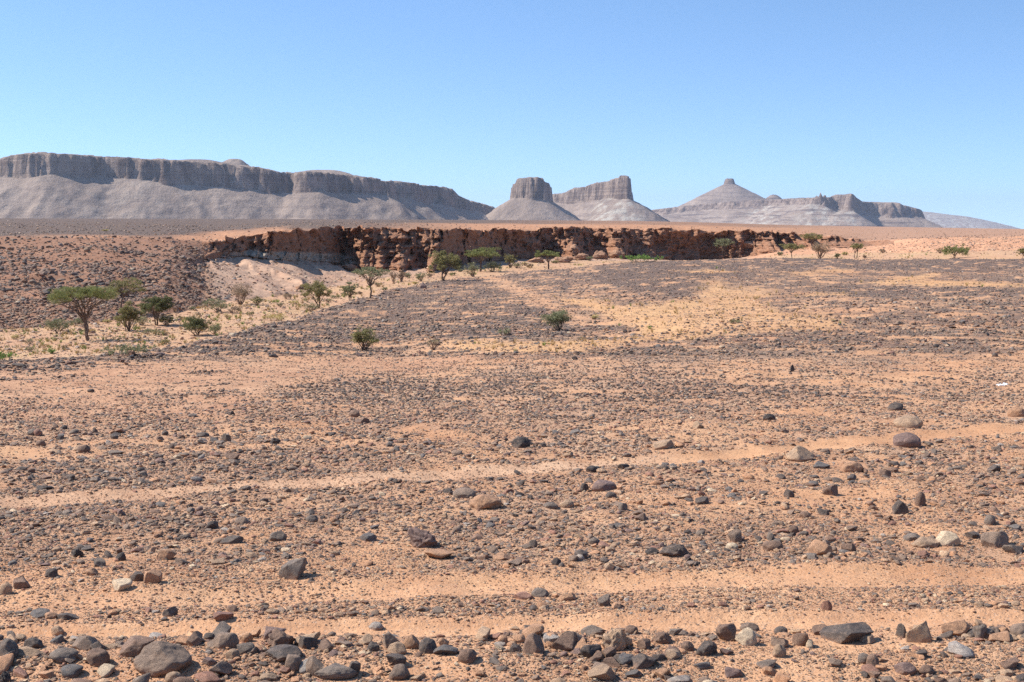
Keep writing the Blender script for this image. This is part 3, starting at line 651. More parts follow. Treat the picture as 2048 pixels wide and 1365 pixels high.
MORE = [
 (196,1334,50,31,'brown',R_),(128,1328,58,28,'grey',R_),(66,1316,62,20,'tan',S_),(18,1317,42,37,'grey',R_),(67,1299,40,22,'dark grey',R_),
 (173,1302,58,32,'grey-brown',A_),(196,1305,33,22,'dark grey',A_),(115,1290,27,18,'slate blue',A_),(453,1299,52,33,'grey-brown',R_),(492,1287,28,20,'orange',R_),
 (630,1357,42,40,'grey-brown',A_),(617,1300,38,27,'dark grey',A_),(652,1306,32,26,'brown',A_),(12,1367,26,24,'black',K_),(347,1368,34,24,'tan',R_),
 (494,1311,44,24,'grey',A_),(466,1321,29,20,'tan',R_),(82,1237,42,17,'slate blue',R_),(137,1242,46,15,'dark grey',S_),(101,1240,29,14,'orange',R_),
 (115,1273,29,17,'tan',R_),(340,1235,31,20,'grey',A_),(447,1244,42,20,'reddish',S_),(277,1165,34,20,'dark grey',A_),(306,1169,38,27,'orange',A_),
 (337,1122,38,22,'orange',A_),(153,1117,28,19,'black',K_),(242,1124,22,17,'black',R_),(201,1136,26,17,'grey',A_),(104,1157,28,19,'dark grey',R_),
 (44,1180,34,24,'brown',A_),(12,1192,32,24,'tan',R_),(184,1153,26,15,'orange',R_),(556,1085,36,22,'grey',R_),(462,1090,46,18,'dark grey',S_),
 (485,1051,32,16,'grey-brown',R_),(424,1061,28,18,'dark grey',A_),(624,1046,26,14,'grey',R_),(737,1085,36,16,'slate blue',S_),(1188,1092,24,15,'grey',R_),
 (1162,1119,30,18,'dark grey',R_),(1066,1098,18,18,'grey',A_),(1005,1123,38,15,'orange',S_),(1113,1133,20,15,'black',R_),(1207,1216,26,27,'grey',A_),
 (1133,1204,38,17,'orange',A_),(752,1263,30,14,'pale grey',R_),(1031,1263,20,8,'tan',S_),(784,1300,44,35,'grey-brown',A_),(823,1300,35,28,'orange',R_),
 (794,1312,42,26,'tan',A_),(856,1309,37,32,'dark grey',R_),(887,1297,24,20,'orange',A_),(891,1314,52,24,'slate blue',A_),(935,1329,40,28,'brown',R_),
 (793,1336,43,22,'dark grey',S_),(799,1363,45,33,'grey-brown',R_),(746,1305,28,20,'dark grey',R_),(729,1292,35,20,'tan',A_),(1039,1288,28,17,'orange',R_),
 (1005,1290,22,18,'orange',R_),(1030,1307,30,19,'grey',A_),(1219,1321,30,24,'brown',A_),(1263,1271,28,17,'brown',R_),(1288,1302,28,22,'brown',A_),
 (1325,1290,40,24,'brown',K_),(1224,1336,38,18,'brown',S_),(708,1352,26,28,'dark grey',A_),(1347,1321,36,20,'tan',S_),(1961,1281,34,32,'grey',K_),
 (2040,1280,44,32,'grey-brown',R_),(2007,1276,22,22,'orange',R_),(1802,1278,22,28,'dark grey',A_),(1453,1285,44,36,'brown',A_),(1498,1266,40,20,'grey-brown',R_),
 (1558,1317,30,26,'tan',R_),(1562,1273,28,18,'dark grey',R_),(1602,1295,38,30,'brown',A_),(1621,1299,20,18,'cream',A_),(1560,1297,40,22,'grey-brown',A_),
 (1641,1273,36,22,'brown',A_),(1728,1330,26,20,'grey',R_),(1745,1341,26,28,'brown',R_),(1538,1353,30,18,'orange',A_),(1532,1340,40,16,'grey',S_),
 (1467,1357,42,22,'purplish brown',A_),(1404,1341,34,13,'slate blue',S_),(1810,1352,46,22,'purplish brown',R_),(1852,1353,32,19,'brown',R_),(2018,1341,40,18,'brown',A_),
 (1375,1305,27,20,'brown',R_),(1470,1087,30,27,'grey-brown',A_),(1545,1104,43,22,'brown',R_),(2028,1111,42,20,'grey',S_),(1463,1102,26,15,'cream',R_),
 (1944,1080,30,16,'dark grey',S_),(1360,1114,32,22,'dark grey',R_),(1697,1107,30,20,'brown',A_),(1980,1053,24,22,'grey',R_),(1824,1085,36,16,'grey',R_),
 (1587,1068,24,15,'brown',R_),(1610,1039,24,14,'brown',R_),(1704,947,46,22,'orange',R_),(1661,993,36,20,'brown',A_),(1538,844,26,15,'black',R_),
 (1792,824,34,17,'dark grey',R_),(1579,997,22,17,'dark grey',A_),(1987,946,27,15,'dark grey',A_),(2035,836,40,20,'orange',R_),(1769,955,26,15,'brown',A_),
 (1397,859,24,15,'tan',A_),(1642,939,38,14,'slate blue',S_),(1703,963,24,12,'dark grey',A_),(1403,1011,28,15,'dark grey',A_),(1648,1033,27,14,'dark grey',A_),
 (1184,947,24,13,'black',R_),(1222,999,24,14,'dark grey',R_),(1134,1018,30,17,'tan',R_),(1101,1020,33,14,'grey',R_),(1283,1045,28,16,'brown',A_),
 (1168,984,20,16,'dark grey',A_),(1246,1024,20,17,'grey',A_),(550,890,24,14,'black',A_),(406,876,26,10,'dark grey',R_),(453,884,18,15,'grey',A_),
 (464,922,34,15,'brown',A_),(91,982,34,10,'black',S_),(330,873,14,9,'dark grey',R_),(319,884,16,9,'brown',A_),(229,881,16,10,'dark grey',A_),
 (82,895,20,13,'brown',R_),(65,873,24,13,'grey',R_),(76,874,18,13,'reddish',R_),(233,912,32,10,'grey',S_),(385,836,18,7,'grey',S_),
 (333,843,16,8,'brown',R_),(463,833,14,10,'black',A_),(182,787,14,7,'dark grey',S_),(546,717,22,8,'black',A_),(190,868,12,12,'dark grey',A_),
 (128,862,14,10,'dark grey',R_),(112,860,14,10,'brown',R_),(1873,717,0,0,'',''),(1308,714,12,8,'brown',R_),(1872,698,12,8,'black',R_),
 (1990,716,12,8,'dark grey',R_),(990,713,12,9,'brown',A_),(846,579,14,13,'purplish brown',K_)]
for b in BIG: place_rock(b[0], b[1], b[2], b[3], b[4], b[5], b[6], nm='boulder' if b[2] >= 40 else 'stone')
for b in MORE:
    if b[2]: place_rock(*b, nm='boulder' if b[2] >= 48 else 'stone')
NHAND = len(STONES)

# ------------------------------------------------------------------ scattered stones, as stuff, except the largest which are things
src = bpy.data.collections.new('stone_sources')
NV = 28
kinds = [A_, S_, A_, R_, S_, K_, A_]
for i in range(NV):
    r = np.random.default_rng(100 + i); V, Fc = rock_verts(r, kinds[i % 7], 3)
    o = bpy.data.objects.new('stone_source_%02d' % i, mesh_np('small_stone', V, Fc)); o.data.materials.append(M_ROCKI); src.objects.link(o)
srcL = bpy.data.collections.new('pebble_sources')
for i in range(16):
    r = np.random.default_rng(300 + i); V, Fc = rock_verts(r, kinds[i % 7], 2)
    o = bpy.data.objects.new('pebble_source_%02d' % i, mesh_np('pebble', V, Fc)); o.data.materials.append(M_ROCKI); srcL.objects.link(o)
def gn_instances(name, coll, P, scale, rot, idx, col, label, cat=None):
    me = bpy.data.meshes.new(name); n = len(P); me.vertices.add(n); me.vertices.foreach_set('co', P.astype(np.float32).ravel())
    a = me.attributes.new('scl', 'FLOAT_VECTOR', 'POINT'); a.data.foreach_set('vector', scale.astype(np.float32).ravel())
    a = me.attributes.new('rot', 'FLOAT_VECTOR', 'POINT'); a.data.foreach_set('vector', rot.astype(np.float32).ravel())
    a = me.attributes.new('idx', 'INT', 'POINT'); a.data.foreach_set('value', idx.astype(np.int32))
    a = me.attributes.new('col', 'FLOAT_COLOR', 'POINT'); c = np.ones((n, 4), np.float32); c[:, :3] = col; a.data.foreach_set('color', c.ravel())
    o = obj(name, me)
    ng = bpy.data.node_groups.new(name, 'GeometryNodeTree')
    ng.interface.new_socket('Geometry', in_out='INPUT', socket_type='NodeSocketGeometry'); ng.interface.new_socket('Geometry', in_out='OUTPUT', socket_type='NodeSocketGeometry')
    N = ng.nodes; gi = N.new('NodeGroupInput'); go = N.new('NodeGroupOutput'); iop = N.new('GeometryNodeInstanceOnPoints')
    ci = N.new('GeometryNodeCollectionInfo'); ci.inputs[0].default_value = coll; ci.inputs[1].default_value = True; ci.inputs[2].default_value = True
    def na(t, nm):
        k = N.new('GeometryNodeInputNamedAttribute'); k.data_type = t; k.inputs[0].default_value = nm; return k.outputs[0]
    lk = ng.links.new
    lk(gi.outputs[0], iop.inputs['Points']); lk(ci.outputs[0], iop.inputs['Instance']); iop.inputs['Pick Instance'].default_value = True
    lk(na('INT', 'idx'), iop.inputs['Instance Index']); 
    er_ = N.new('FunctionNodeEulerToRotation'); lk(na('FLOAT_VECTOR', 'rot'), er_.inputs[0]); lk(er_.outputs[0], iop.inputs['Rotation'])
    lk(na('FLOAT_VECTOR', 'scl'), iop.inputs['Scale']); lk(iop.outputs[0], go.inputs[0])
    md = o.modifiers.new('scatter', 'NODES'); md.node_group = ng
    return tag(o, label, cat, kind='stuff')

# candidate points on the grid, by photo-sized area
def sample(n, dpx_min, tone_seed, rowlo=-1e9, segsel=(0, 1, 2, 3, 4, 5, 6), pxr=(-330, 2380)):
    """draw n grid cells with probability ~ their share of the picture (plus a floor for hidden ones)"""
    r = np.random.default_rng(tone_seed)
    a = G[:-1, :-1]; b = G[1:, :-1]; c = G[:-1, 1:]
    area = np.linalg.norm(np.cross(b - a, c - a), axis=-1)
    Yc_ = np.maximum(a[..., 1], 3)
    view = np.clip((EYE - a[..., 2]) / Yc_, .012, 1)
    wgt = area * view / Yc_ ** 2
    sg = SEG[:-1][:, None]; ok = np.isin(sg, segsel) & (PX[:-1][None] > pxr[0]) & (PX[:-1][None] < pxr[1]) & (PROW[:-1, :-1] > rowlo) & (Yc_ < 1250) & (a[..., 1] > 6)
    ok = ok & ~((sg == 5) & (cliffness[:-1][None] > .3) & (slp[:-1][None] < .35))
    inm = (PX[:-1][None] > -60) & (PX[:-1][None] < 2110)
    wgt = wgt * ok * np.where(inm, 1, .5)
    slopeboost = np.where((sg == 4) | (sg == 5), 6.5 * (1 - cliffness[:-1][None] * .6), 1.)   # slopes facing the viewer fill more of the picture
    wgt = wgt * slopeboost
    cw = np.cumsum(wgt.ravel()); k = np.searchsorted(cw, r.uniform(0, cw[-1], n))
    i, j = np.unravel_index(k, wgt.shape); u = r.uniform(size=n); v = r.uniform(size=n)
    P = (G[i, j] * ((1 - u) * (1 - v))[:, None] + G[i + 1, j] * (u * (1 - v))[:, None] + G[i, j + 1] * ((1 - u) * v)[:, None] + G[i + 1, j + 1] * (u * v)[:, None])
    px = PX[j] * (1 - v) + PX[j + 1] * v; row = PROW[i, j] * (1 - u) + PROW[i + 1, j] * u
    z = zones(px, row, SEG[i].astype(float), P[:, 0], P[:, 1])
    return P, px, row, SEG[i], z, r
pal = np.array([TONE['black'], TONE['dark grey'], TONE['grey'], TONE['slate blue'], TONE['grey-brown'], TONE['brown'], TONE['purplish brown'], TONE['reddish'], TONE['orange'], TONE['tan'], TONE['cream'], TONE['pale grey']])
paln = ['black', 'dark grey', 'grey', 'slate blue', 'grey-brown', 'brown', 'purplish brown', 'reddish', 'orange', 'tan', 'cream', 'pale grey']
pd = np.array([.06, .18, .22, .09, .25, .10, .07, .03, 0, 0, 0, 0]); pl = np.array([0, .01, .04, .02, .12, .06, .03, .10, .28, .27, .05, .04])
pd = pd / pd.sum(); pl = pl / pl.sum()
def tones(dark, r):
    n = len(dark); isd = r.uniform(size=n) < np.clip(dark * .84, 0, 1)
    a = r.choice(12, n, p=pd); b = r.choice(12, n, p=pl); return np.where(isd, a, b)
def scatter(n, dmin_px, dmax_px, seed, alpha, covgain, hi_cap=None):
    P, px, row, sg, z, r = sample(n, 0, seed)
    k = P[:, 1] / F
    lo = np.maximum(dmin_px * k, .010); hi = np.minimum(z['dmax'], dmax_px * k)
    u = r.uniform(size=n); e = 1 - alpha
    hi2 = np.maximum(hi, lo * 1.01)
    d = (lo ** e + u * (hi2 ** e - lo ** e)) ** (1 / e)
    keep = (hi > lo) & (r.uniform(size=n) < np.clip(z['cov'] * covgain, 0, 1))
    return [a[keep] for a in (P, px, row, sg, d)] + [{q: v[keep] for q, v in z.items()}, r]
handxy = np.array([[s[1], s[2] - 6, s[3]] for s in STONES])
def clear_of_hand(px, row, f=.42):
    ok = np.ones(len(px), bool)
    for hx, hy, hw in handxy: ok &= ~((np.abs(px - hx) < hw * f) & (np.abs(row - hy) < max(5, hw * .22)))
    return ok
def build(name, P, px, row, sg, d, z, r, coll, nv, label, cat=None, sink=.25):
    n = len(P); t = tones(z['dark'], r); col = pal[t] * r.uniform(.8, 1.25, (n, 1))
    redm = (z['red'] * (r.uniform(size=n) < .5))[:, None]; col = col * (1 - redm * .5) + np.array((.30, .17, .115)) * redm * .5
    col = np.where((sg == 1)[:, None], col * (1 - .28 * z['dark'][:, None]), col); col = np.where((sg >= 6)[:, None], col * .8, col)
    col = np.where((sg == 0)[:, None], col * np.array((1.14, 1.09, 1.04)), col)
    lf_ = ((sg == 4) | (sg == 5)) & (px < 430); col = np.where(lf_[:, None], col * .66, col)
    wad = ((sg == 3) | (sg == 2))[:, None]; col = np.where(wad, col * .6 + np.array((.42, .31, .225)) * .4, col)
    asp = r.uniform(.6, 1., n); hh = r.uniform(.26, .66, n)
    S = np.stack([d / 2 * r.uniform(.85, 1.3, n), d / 2 * asp, d / 2 * hh], -1)
    rot = np.stack([r.normal(0, .22, n), r.normal(0, .22, n), r.uniform(0, 6.283, n)], -1)
    P = P.copy(); P[:, 2] += S[:, 2] * (1 - 2 * sink)
    return gn_instances(name, coll, P, S, rot, r.integers(0, nv, n), col, label, cat)

# large stones of the scatter: mid sizes
Pm, pxm, rowm, sgm, dm, zm, rm = scatter(150000, 7.5, 60., 11, 3.2, .38)
ok = clear_of_hand(pxm, rowm); 
appar = dm / Pm[:, 1] * F
order = np.argsort(-appar * (ok & (pxm > 0) & (pxm < 2048) & (rowm < 1362) & (sgm <= 1)))
NIND = 300 - NHAND
ind = order[:NIND]; isind = np.zeros(len(dm), bool); isind[ind] = True
protos = {}
for q in ind:
    tname = paln[tones(np.array([zm['dark'][q]]), rm)[0]]; shp = kinds[int(rm.integers(0, 7))]
    key = (shp, int(rm.integers(0, 4)))
    if key not in protos:
        V, Fc = rock_verts(np.random.default_rng(500 + len(protos)), shp, 4); protos[key] = mesh_np('stone', V, Fc)
    o = obj('stone', protos[key], M_ROCK); d = dm[q]; hh = rm.uniform(.32, .7)
    o.scale = (d / 2 * rm.uniform(.9, 1.25), d / 2 * rm.uniform(.65, 1), d / 2 * hh)
    o.rotation_euler = (rm.normal(0, .18), rm.normal(0, .18), rm.uniform(0, 6.28))
    o.location = (Pm[q, 0], Pm[q, 1], Pm[q, 2] + d / 2 * hh * .5)
    c = np.array(TONE[tname]) * rm.uniform(.85, 1.2); o.color = (*c, 1)
    STONES.append([o, pxm[q], rowm[q], appar[q], tname, shp, None])
rest = ok & ~isind
sub = lambda z, m: {k: v[m] for k, v in z.items()}
build('scattered_stones', Pm[rest], pxm[rest], rowm[rest], sgm[rest], dm[rest], sub(zm, rest), rm, src, NV, 'countless grey and tan stones strewn over the desert plain')
Ps, pxs, rows_, sgs, ds, zs, rs = scatter(420000, 3.2, 9., 12, 2.6, .66)
ok = clear_of_hand(pxs, rows_, .36); zs['dark'] = np.where(sgs <= 0, zs['dark'] * .85, zs['dark'])
build('small_stones', Ps[ok], pxs[ok], rows_[ok], sgs[ok], ds[ok], sub(zs, ok), rs, srcL, 16, 'fine litter of small stones covering the desert plain')
Pg, pxg, rowg, sgg, dg, zg, rg = scatter(420000, 1.5, 3.6, 13, 2.2, .6)
zg['dark'] = zg['dark'] * .5
build('gravel', Pg, pxg, rowg, sgg, dg, zg, rg, srcL, 16, 'gravel and grit between the stones of the plain')

Pt, pxt, rowt, sgt, zt_, rt_ = sample(520000, 0, 21, segsel=(0, 1, 3))
kt = Pt[:, 1] / F; trk = np.maximum(tmask(TR1, pxt, rowt, 12, 8), np.maximum(tmask(TR2, pxt, rowt, 12, 10) * .8, tmask(TR3, pxt, rowt, 8, 5) * 1.05))
keep = rt_.uniform(size=len(pxt)) < (.85 - .75 * trk) * np.where(sgt == 0, 1, .6) * np.clip(.75 + 1.3 * fbm(Pt[:, 0] / 1.5, Pt[:, 1] / 1.5, 8.8, o=3), .1, 1)
u = rt_.uniform(size=len(pxt)); dt = (1.8 ** -1.8 + u * (7.5 ** -1.8 - 1.8 ** -1.8)) ** (-1 / 1.8) * kt; dt = np.minimum(dt, .10)
zt_['dark'] = np.full(len(pxt), .08)
build('sandy_pebbles', Pt[keep], pxt[keep], rowt[keep], sgt[keep], dt[keep], sub(zt_, keep), rt_, srcL, 16, 'tan and orange pebbles half sunk in the sand of the plain', sink=.36)

# labels for the stones
def zone_words(px, row):
    band = ('in the nearest stone bank' if row > 1262 else 'between the two near tracks' if row > 1205 else 'beside the second near track' if row > 1128 else
            'in the broad stone field' if row > 970 else 'along the thin pale track' if row > 855 else 'on the dark gravel plain' if row > 728 else 'beyond the gravel plain')
    lat = ['far left', 'left', 'middle', 'right', 'far right'][int(min(4, max(0, px // 410)))]
    return band, lat
groups = {}
for s in STONES:
    if s[6]: continue
    band, lat = zone_words(s[1], s[2]); size = 'large' if s[3] > 38 else 'medium' if s[3] > 24 else 'small'
    shp = {'round': 'rounded', 'angular': 'angular', 'slab': 'flat', 'craggy': 'knobbly'}[s[5]]
    groups.setdefault((size, s[4], shp, band, lat), []).append(s)
ORD = ['first', 'second', 'third', 'fourth', 'fifth', 'sixth', 'seventh', 'eighth', 'ninth', 'tenth', 'eleventh', 'twelfth']
for (size, tone, shp, band, lat), L_ in groups.items():
    L_.sort(key=lambda s: s[1])
    for i, s in enumerate(L_):
        core = f'{size} {shp} {tone} stone {band}, {lat}'
        s[6] = core if len(L_) == 1 else f'{ORD[min(i, 11)]} from left: {core}'
for s in STONES: tag(s[0], s[6], 'boulder' if s[0].name.startswith('boulder') else 'stone', 'stones on the desert plain')

# ------------------------------------------------------------------ mesas and buttes far behind the plain
def sdf_poly(x, y, P):
    """signed distance, negative inside"""
    P = np.array(P, float); ins = np.zeros(x.shape, bool); dist = np.full(x.shape, 1e12)
    for i in range(len(P)):
        a = P[i]; b = P[(i + 1) % len(P)]
        c = ((a[1] > y) != (b[1] > y)) & (x < (b[0] - a[0]) * (y - a[1]) / (b[1] - a[1] + 1e-9) + a[0]); ins ^= c
        dx, dy = b - a; t = np.clip(((x - a[0]) * dx + (y - a[1]) * dy) / (dx * dx + dy * dy + 1e-9), 0, 1)
        dist = np.minimum(dist, (x - a[0] - t * dx) ** 2 + (y - a[1] - t * dy) ** 2)
    return np.where(ins, -1, 1) * np.sqrt(dist)
def wx(px, D): return (px - 1024) / F * D
def zr(row, D): return EYE + (HROW - row) / F * D
def interp(T, v): return np.interp(v, [a[0] for a in T], [a[1] for a in T])
def plan_noise(x, y, s=1.):
    return s ** .8 * (20 * ridged(x / (110 * s), y / (110 * s), 2.2, o=2, gain=.5) - 10 + 14 * np.abs(perlin(x / (38 * s), y / (38 * s), 7.2)) * 2 - 10 + 22 * fbm(x / (260 * s), y / (260 * s), 4.1, o=2))
def terrace_fn(t, lev):
    """cliff profile over 0..1 (bottom..top) broken by narrow ledges"""
    o = np.zeros_like(t); prev = (0., 0.)
    return np.interp(t, [p[0] for p in lev], [p[1] for p in lev])
def mesa(name, label, x0, x1, y0, y1, cell, front, poly, top, cbase, wcl=26, slope=.62, foot=-25, extra=None, pale=None, ledge=0., pn=1., lev=((0, 0), (.12, .30), (.3, .36), (.42, .68), (.56, .72), (.7, .97), (1, 1)), talus_fn=None, gul=1., yc=None, blk=1.2):
    nx_, ny_ = int((x1 - x0) / cell), int((y1 - y0) / (yc or cell))
    x = np.linspace(x0, x1, nx_)[None] * np.ones((ny_, 1)); y = np.linspace(y0, y1, ny_)[:, None] * np.ones((1, nx_))
    px = 1024 + x / y * F
    D = interp(front, px)
    zt = zr(interp(top, px), D); zb = zr(interp(cbase, px), D)
    d = sdf_poly(x, y, [(wx(p, q), q) for p, q in poly])
    dn = d + plan_noise(x, y, pn) * 1.0 
    zt = zt + blk * np.round(1.6 * perlin(x / 22., y / 22., 3.3)) + blk * .5 * np.round(2 * perlin(x / 9., y / 9., 5.3))
    t = np.clip(-dn / wcl + .22 * perlin(x / 13., y / 13., 1.9) * (dn < 0), 0, 1)
    cliffz = zb + (zt - zb) * terrace_fn(t, lev)
    inside = np.maximum(0, -dn - wcl)
    topz = zt + np.minimum(inside * .03, 3) + 1.2 * fbm(x / 40, y / 40, o=3)
    g = gul * (4.5 * ridged(x / 110, y / 170, 8.8, o=4) - 3 + 2 * fbm(x / 40, y / 40, 6.1, o=3))
    dd = np.maximum(dn, 0)
    ds = d * .88 + dd * .12; ds = np.maximum(ds, 0)
    tal = zb - slope * ds + g * np.clip(ds / 60, 0, 1) * np.clip(1.4 - ds / 500, .3, 1)
    if talus_fn: tal = talus_fn(x, y, px, ds, zb, g)
    z = np.where(dn > 0, tal, np.where(t < 1, cliffz, topz))
    if extra: z = extra(x, y, px, z, d)
    z = np.maximum(z, foot - .006 * (y - 3000))
    cm = ((dn <= 0) & (t < 1)).astype(float)
    pm = np.zeros_like(x) if pale is None else sum(k * np.exp(-((px - a) / b) ** 2) for a, b, k in pale)
    pm = np.clip(pm, 0, 1) * (dn > 0)
    V = np.stack([x, y, z], -1)
    me = mesh_np(name, V, grid_faces(ny_, nx_), {'base': np.stack([cm, pm, np.full_like(x, ledge)], -1)}, smooth=True)
    return tag(obj(name, me, M_MESA), label, kind='structure')

LF = [(-700, 3750), (-200, 3700), (0, 3650), (85, 3600), (300, 3690), (520, 3760), (560, 3780), (578, 3960), (600, 3770), (700, 3830), (770, 3900), (800, 4150), (850, 4350), (910, 4650), (990, 5200)]
LT = [(-700, 352), (-200, 340), (0, 323), (30, 312), (60, 308), (85, 306), (330, 321), (430, 328), (505, 334), (560, 345), (600, 345), (700, 351), (760, 359), (800, 364), (830, 369), (868, 374), (905, 378), (918, 392), (940, 402), (990, 416)]
LB = [(-700, 380), (0, 352), (50, 359), (110, 349), (200, 351), (280, 359), (380, 371), (500, 379), (570, 390), (600, 377), (700, 389), (760, 390), (800, 394), (850, 406), (900, 414), (935, 420), (990, 426)]
def lextra(x, y, px, z, d):
    for c, D_, sx_, sy_, row in ((474, 4350, 46, 80, 319.5), (400, 4200, 95, 120, 321), (650, 4500, 110, 130, 341.5)):
        pk = zr(row, D_); e = np.exp(-(np.abs((x - wx(c, D_)) / sx_) ** 3) - (np.abs(y - D_) / sy_) ** 3)
        z = np.where(d < -20, np.maximum(z, (pk - 22) + 22 * e * 1.0), z) if False else np.where(d < -30, z + e * np.clip(pk - z, 0, 40), z)
    return z
mesa('mesa', 'long flat topped grey mesa with a fluted cliff band filling the left horizon', wx(-560, 3700), wx(1015, 5900) + 60, 3250, 5900, 5.5, LF,
     [(-700, 3750), (-200, 3700), (0, 3650), (40, 3625), (85, 3612), (140, 3645), (220, 3700), (300, 3690), (420, 3730), (520, 3765), (573, 3780), (579, 4020), (596, 3790), (640, 3780), (700, 3835), (772, 3900), (782, 4130), (840, 4200), (848, 4390), (900, 4480), (908, 4700), (935, 4800), (990, 5200), (985, 5800), (860, 5800), (560, 5600), (0, 5400), (-700, 5400)],
     LT, LB, extra=lextra, wcl=17, slope=.60, foot=-20, pale=[(240, 200, .12), (850, 80, .12)], ledge=.25, pn=.7, gul=1.5, blk=2.2)
# the butte in the middle
mesa('butte', 'square topped rock butte on a smooth grey cone of scree', wx(930, 5000), wx(1215, 5100), 4650, 5420, 5.0, [(0, 5000), (2048, 5000)],
     [(1025, 5010), (1030, 4955), (1060, 4935), (1092, 4945), (1102, 4990), (1100, 5090), (1060, 5130), (1026, 5100)],
     [(1020, 370), (1030, 369), (1034, 360), (1050, 358), (1074, 357), (1087, 359), (1089, 366), (1098, 369), (1100, 376)],
     [(1020, 396), (1060, 398), (1100, 402)], wcl=7, slope=.66, foot=-40, pn=.36, gul=1.1, blk=2.0, pale=[(1130, 40, .15)],
     lev=((0, 0), (.25, .52), (.4, .55), (.65, .97), (1, 1)))
B2F = [(1050, 5900), (1130, 5750), (1200, 5500), (1260, 5400), (1400, 5400)]
mesa('butte', 'tilted rock butte ending in a square tower on pale streaked scree', wx(1010, 5900), wx(1345, 5900), 4900, 6450, 5.5, B2F,
     [(1050, 6080), (1100, 6000), (1130, 5880), (1165, 5800), (1172, 5720), (1205, 5560), (1238, 5440), (1254, 5400), (1259, 5480), (1262, 5700), (1225, 5900), (1150, 6200), (1060, 6300)],
     [(1050, 391), (1100, 389), (1128, 386), (1148, 375), (1170, 373), (1188, 366), (1212, 364), (1226, 359), (1236, 357), (1238, 353), (1258, 354), (1300, 356)],
     [(1050, 396), (1100, 399), (1130, 408), (1175, 402), (1210, 396), (1260, 397), (1300, 397)], wcl=9, slope=.60, foot=-45, pn=.42, gul=1.1, blk=2.0,
     pale=[(1225, 30, .75), (1195, 18, .5), (1265, 22, .6)], ledge=.4, lev=((0, 0), (.15, .36), (.32, .40), (.5, .72), (.65, .77), (.85, .97), (1, 1)))
# the cone and the long mesa on the right
def cone_tal(x, y, px, ds, zb, g):
    e = zb - .50 * ds + .0 * g
    e = np.where(ds > 330, zb - 165 - (ds - 330) * .22, e)
    e = np.where(ds > 560, zb - 215.6 - (ds - 560) * .7, e)
    return e + g * .5
mesa('cone_hill', 'pointed grey hill with a small flat cap rock', wx(1240, 8500), wx(1640, 8500), 7600, 9400, 9.0, [(0, 8500), (2048, 8500)],
     [(1446, 8500), (1451, 8470), (1463, 8470), (1468, 8500), (1463, 8540), (1450, 8540)], [(0, 358.5), (2048, 358.5)], [(0, 369), (2048, 369)], wcl=8, foot=-60, pn=.2, talus_fn=cone_tal, ledge=.5,
     lev=((0, 0), (.4, .6), (1, 1)), pale=None)
RF = [(1250, 8200), (1480, 7900), (1560, 7500), (1625, 7000), (1660, 7000), (1700, 6900), (1740, 7100), (1840, 7300), (1900, 7300)]
def rext(x, y, px, z, d):
    for c, D_, row, s in ((1638, 7010, 386, 9), (1646, 7030, 391, 12), (1630, 7030, 392, 10)):
        e = np.exp(-(np.hypot((x - wx(c, D_)), (y - D_) * .6) / (s * 1.6)) ** 4); z = np.maximum(z, (zr(row, D_)) * e - 60 * (1 - e))
    for c, D_, s, row in ((1545, 8600, 150, 390), (1345, 8300, 200, 418)):
        pk = zr(row, D_); e = np.exp(-(np.hypot(x - wx(c, D_), (y - D_)) / s) ** 2); z = np.maximum(z, pk * e - 80 * (1 - e))
    return z
mesa('mesa', 'layered grey mesa with a small pinnacle and pale scree right of the pointed hill', wx(1235, 8200), wx(1925, 7300), 6300, 9000, 7.5, RF,
     [(1290, 8500), (1330, 8200), (1400, 8100), (1480, 7850), (1530, 7750), (1560, 7450), (1600, 7300), (1618, 7000), (1650, 6960), (1672, 7150), (1690, 6900), (1708, 6870), (1716, 7200), (1745, 7320), (1790, 7280), (1842, 7300), (1842, 7700), (1700, 8300), (1500, 8700), (1300, 8900)],
     [(1290, 421), (1330, 417), (1400, 409), (1480, 402), (1560, 399), (1600, 396), (1655, 395), (1668, 389), (1702, 388.5), (1712, 396), (1722, 403), (1795, 406.5), (1802, 411), (1836, 419), (1842, 420)],
     [(1290, 432), (1400, 421), (1480, 416), (1560, 411), (1620, 409), (1680, 420), (1710, 426), (1750, 432), (1842, 436)], wcl=26, slope=.52, foot=-75, pn=.7, ledge=.9, extra=rext,
     pale=[(1640, 45, .85), (1520, 32, .8), (1700, 18, .5), (1400, 50, .15)], lev=((0, 0), (.12, .25), (.35, .32), (.45, .60), (.65, .66), (.8, .97), (1, 1)))
# far range
x = np.linspace(wx(1700, 16000), wx(2200, 16000), 120)[None] * np.ones((30, 1)); y = np.linspace(15200, 18500, 30)[:, None] * np.ones((1, 120)); px = 1024 + x / y * F
zz = zr(interp([(1700, 420), (1842, 424), (1870, 426), (1900, 430), (1930, 433.5), (1960, 439), (1990, 446), (2020, 454), (2045, 462), (2200, 480)], px), 16000)
zz = zz * np.sin(np.clip((y - 15200) / 900, 0, 1) * math.pi / 2) + (1 - np.clip((y - 15200) / 900, 0, 1)) * -90 + 5 * fbm(x / 300, y / 300, o=4) * np.clip((y - 15200) / 900, 0, 1)
me = mesh_np('far_hills', np.stack([x, y, zz], -1), grid_faces(30, 120), {'base': np.zeros((30, 120, 3)) + np.array((0, .8, 0))})  # strong pale mask: extra distance haze painted into the rock colour
tag(obj('hills', me, M_MESA), 'low hazy blue range at the far right of the horizon', kind='structure')

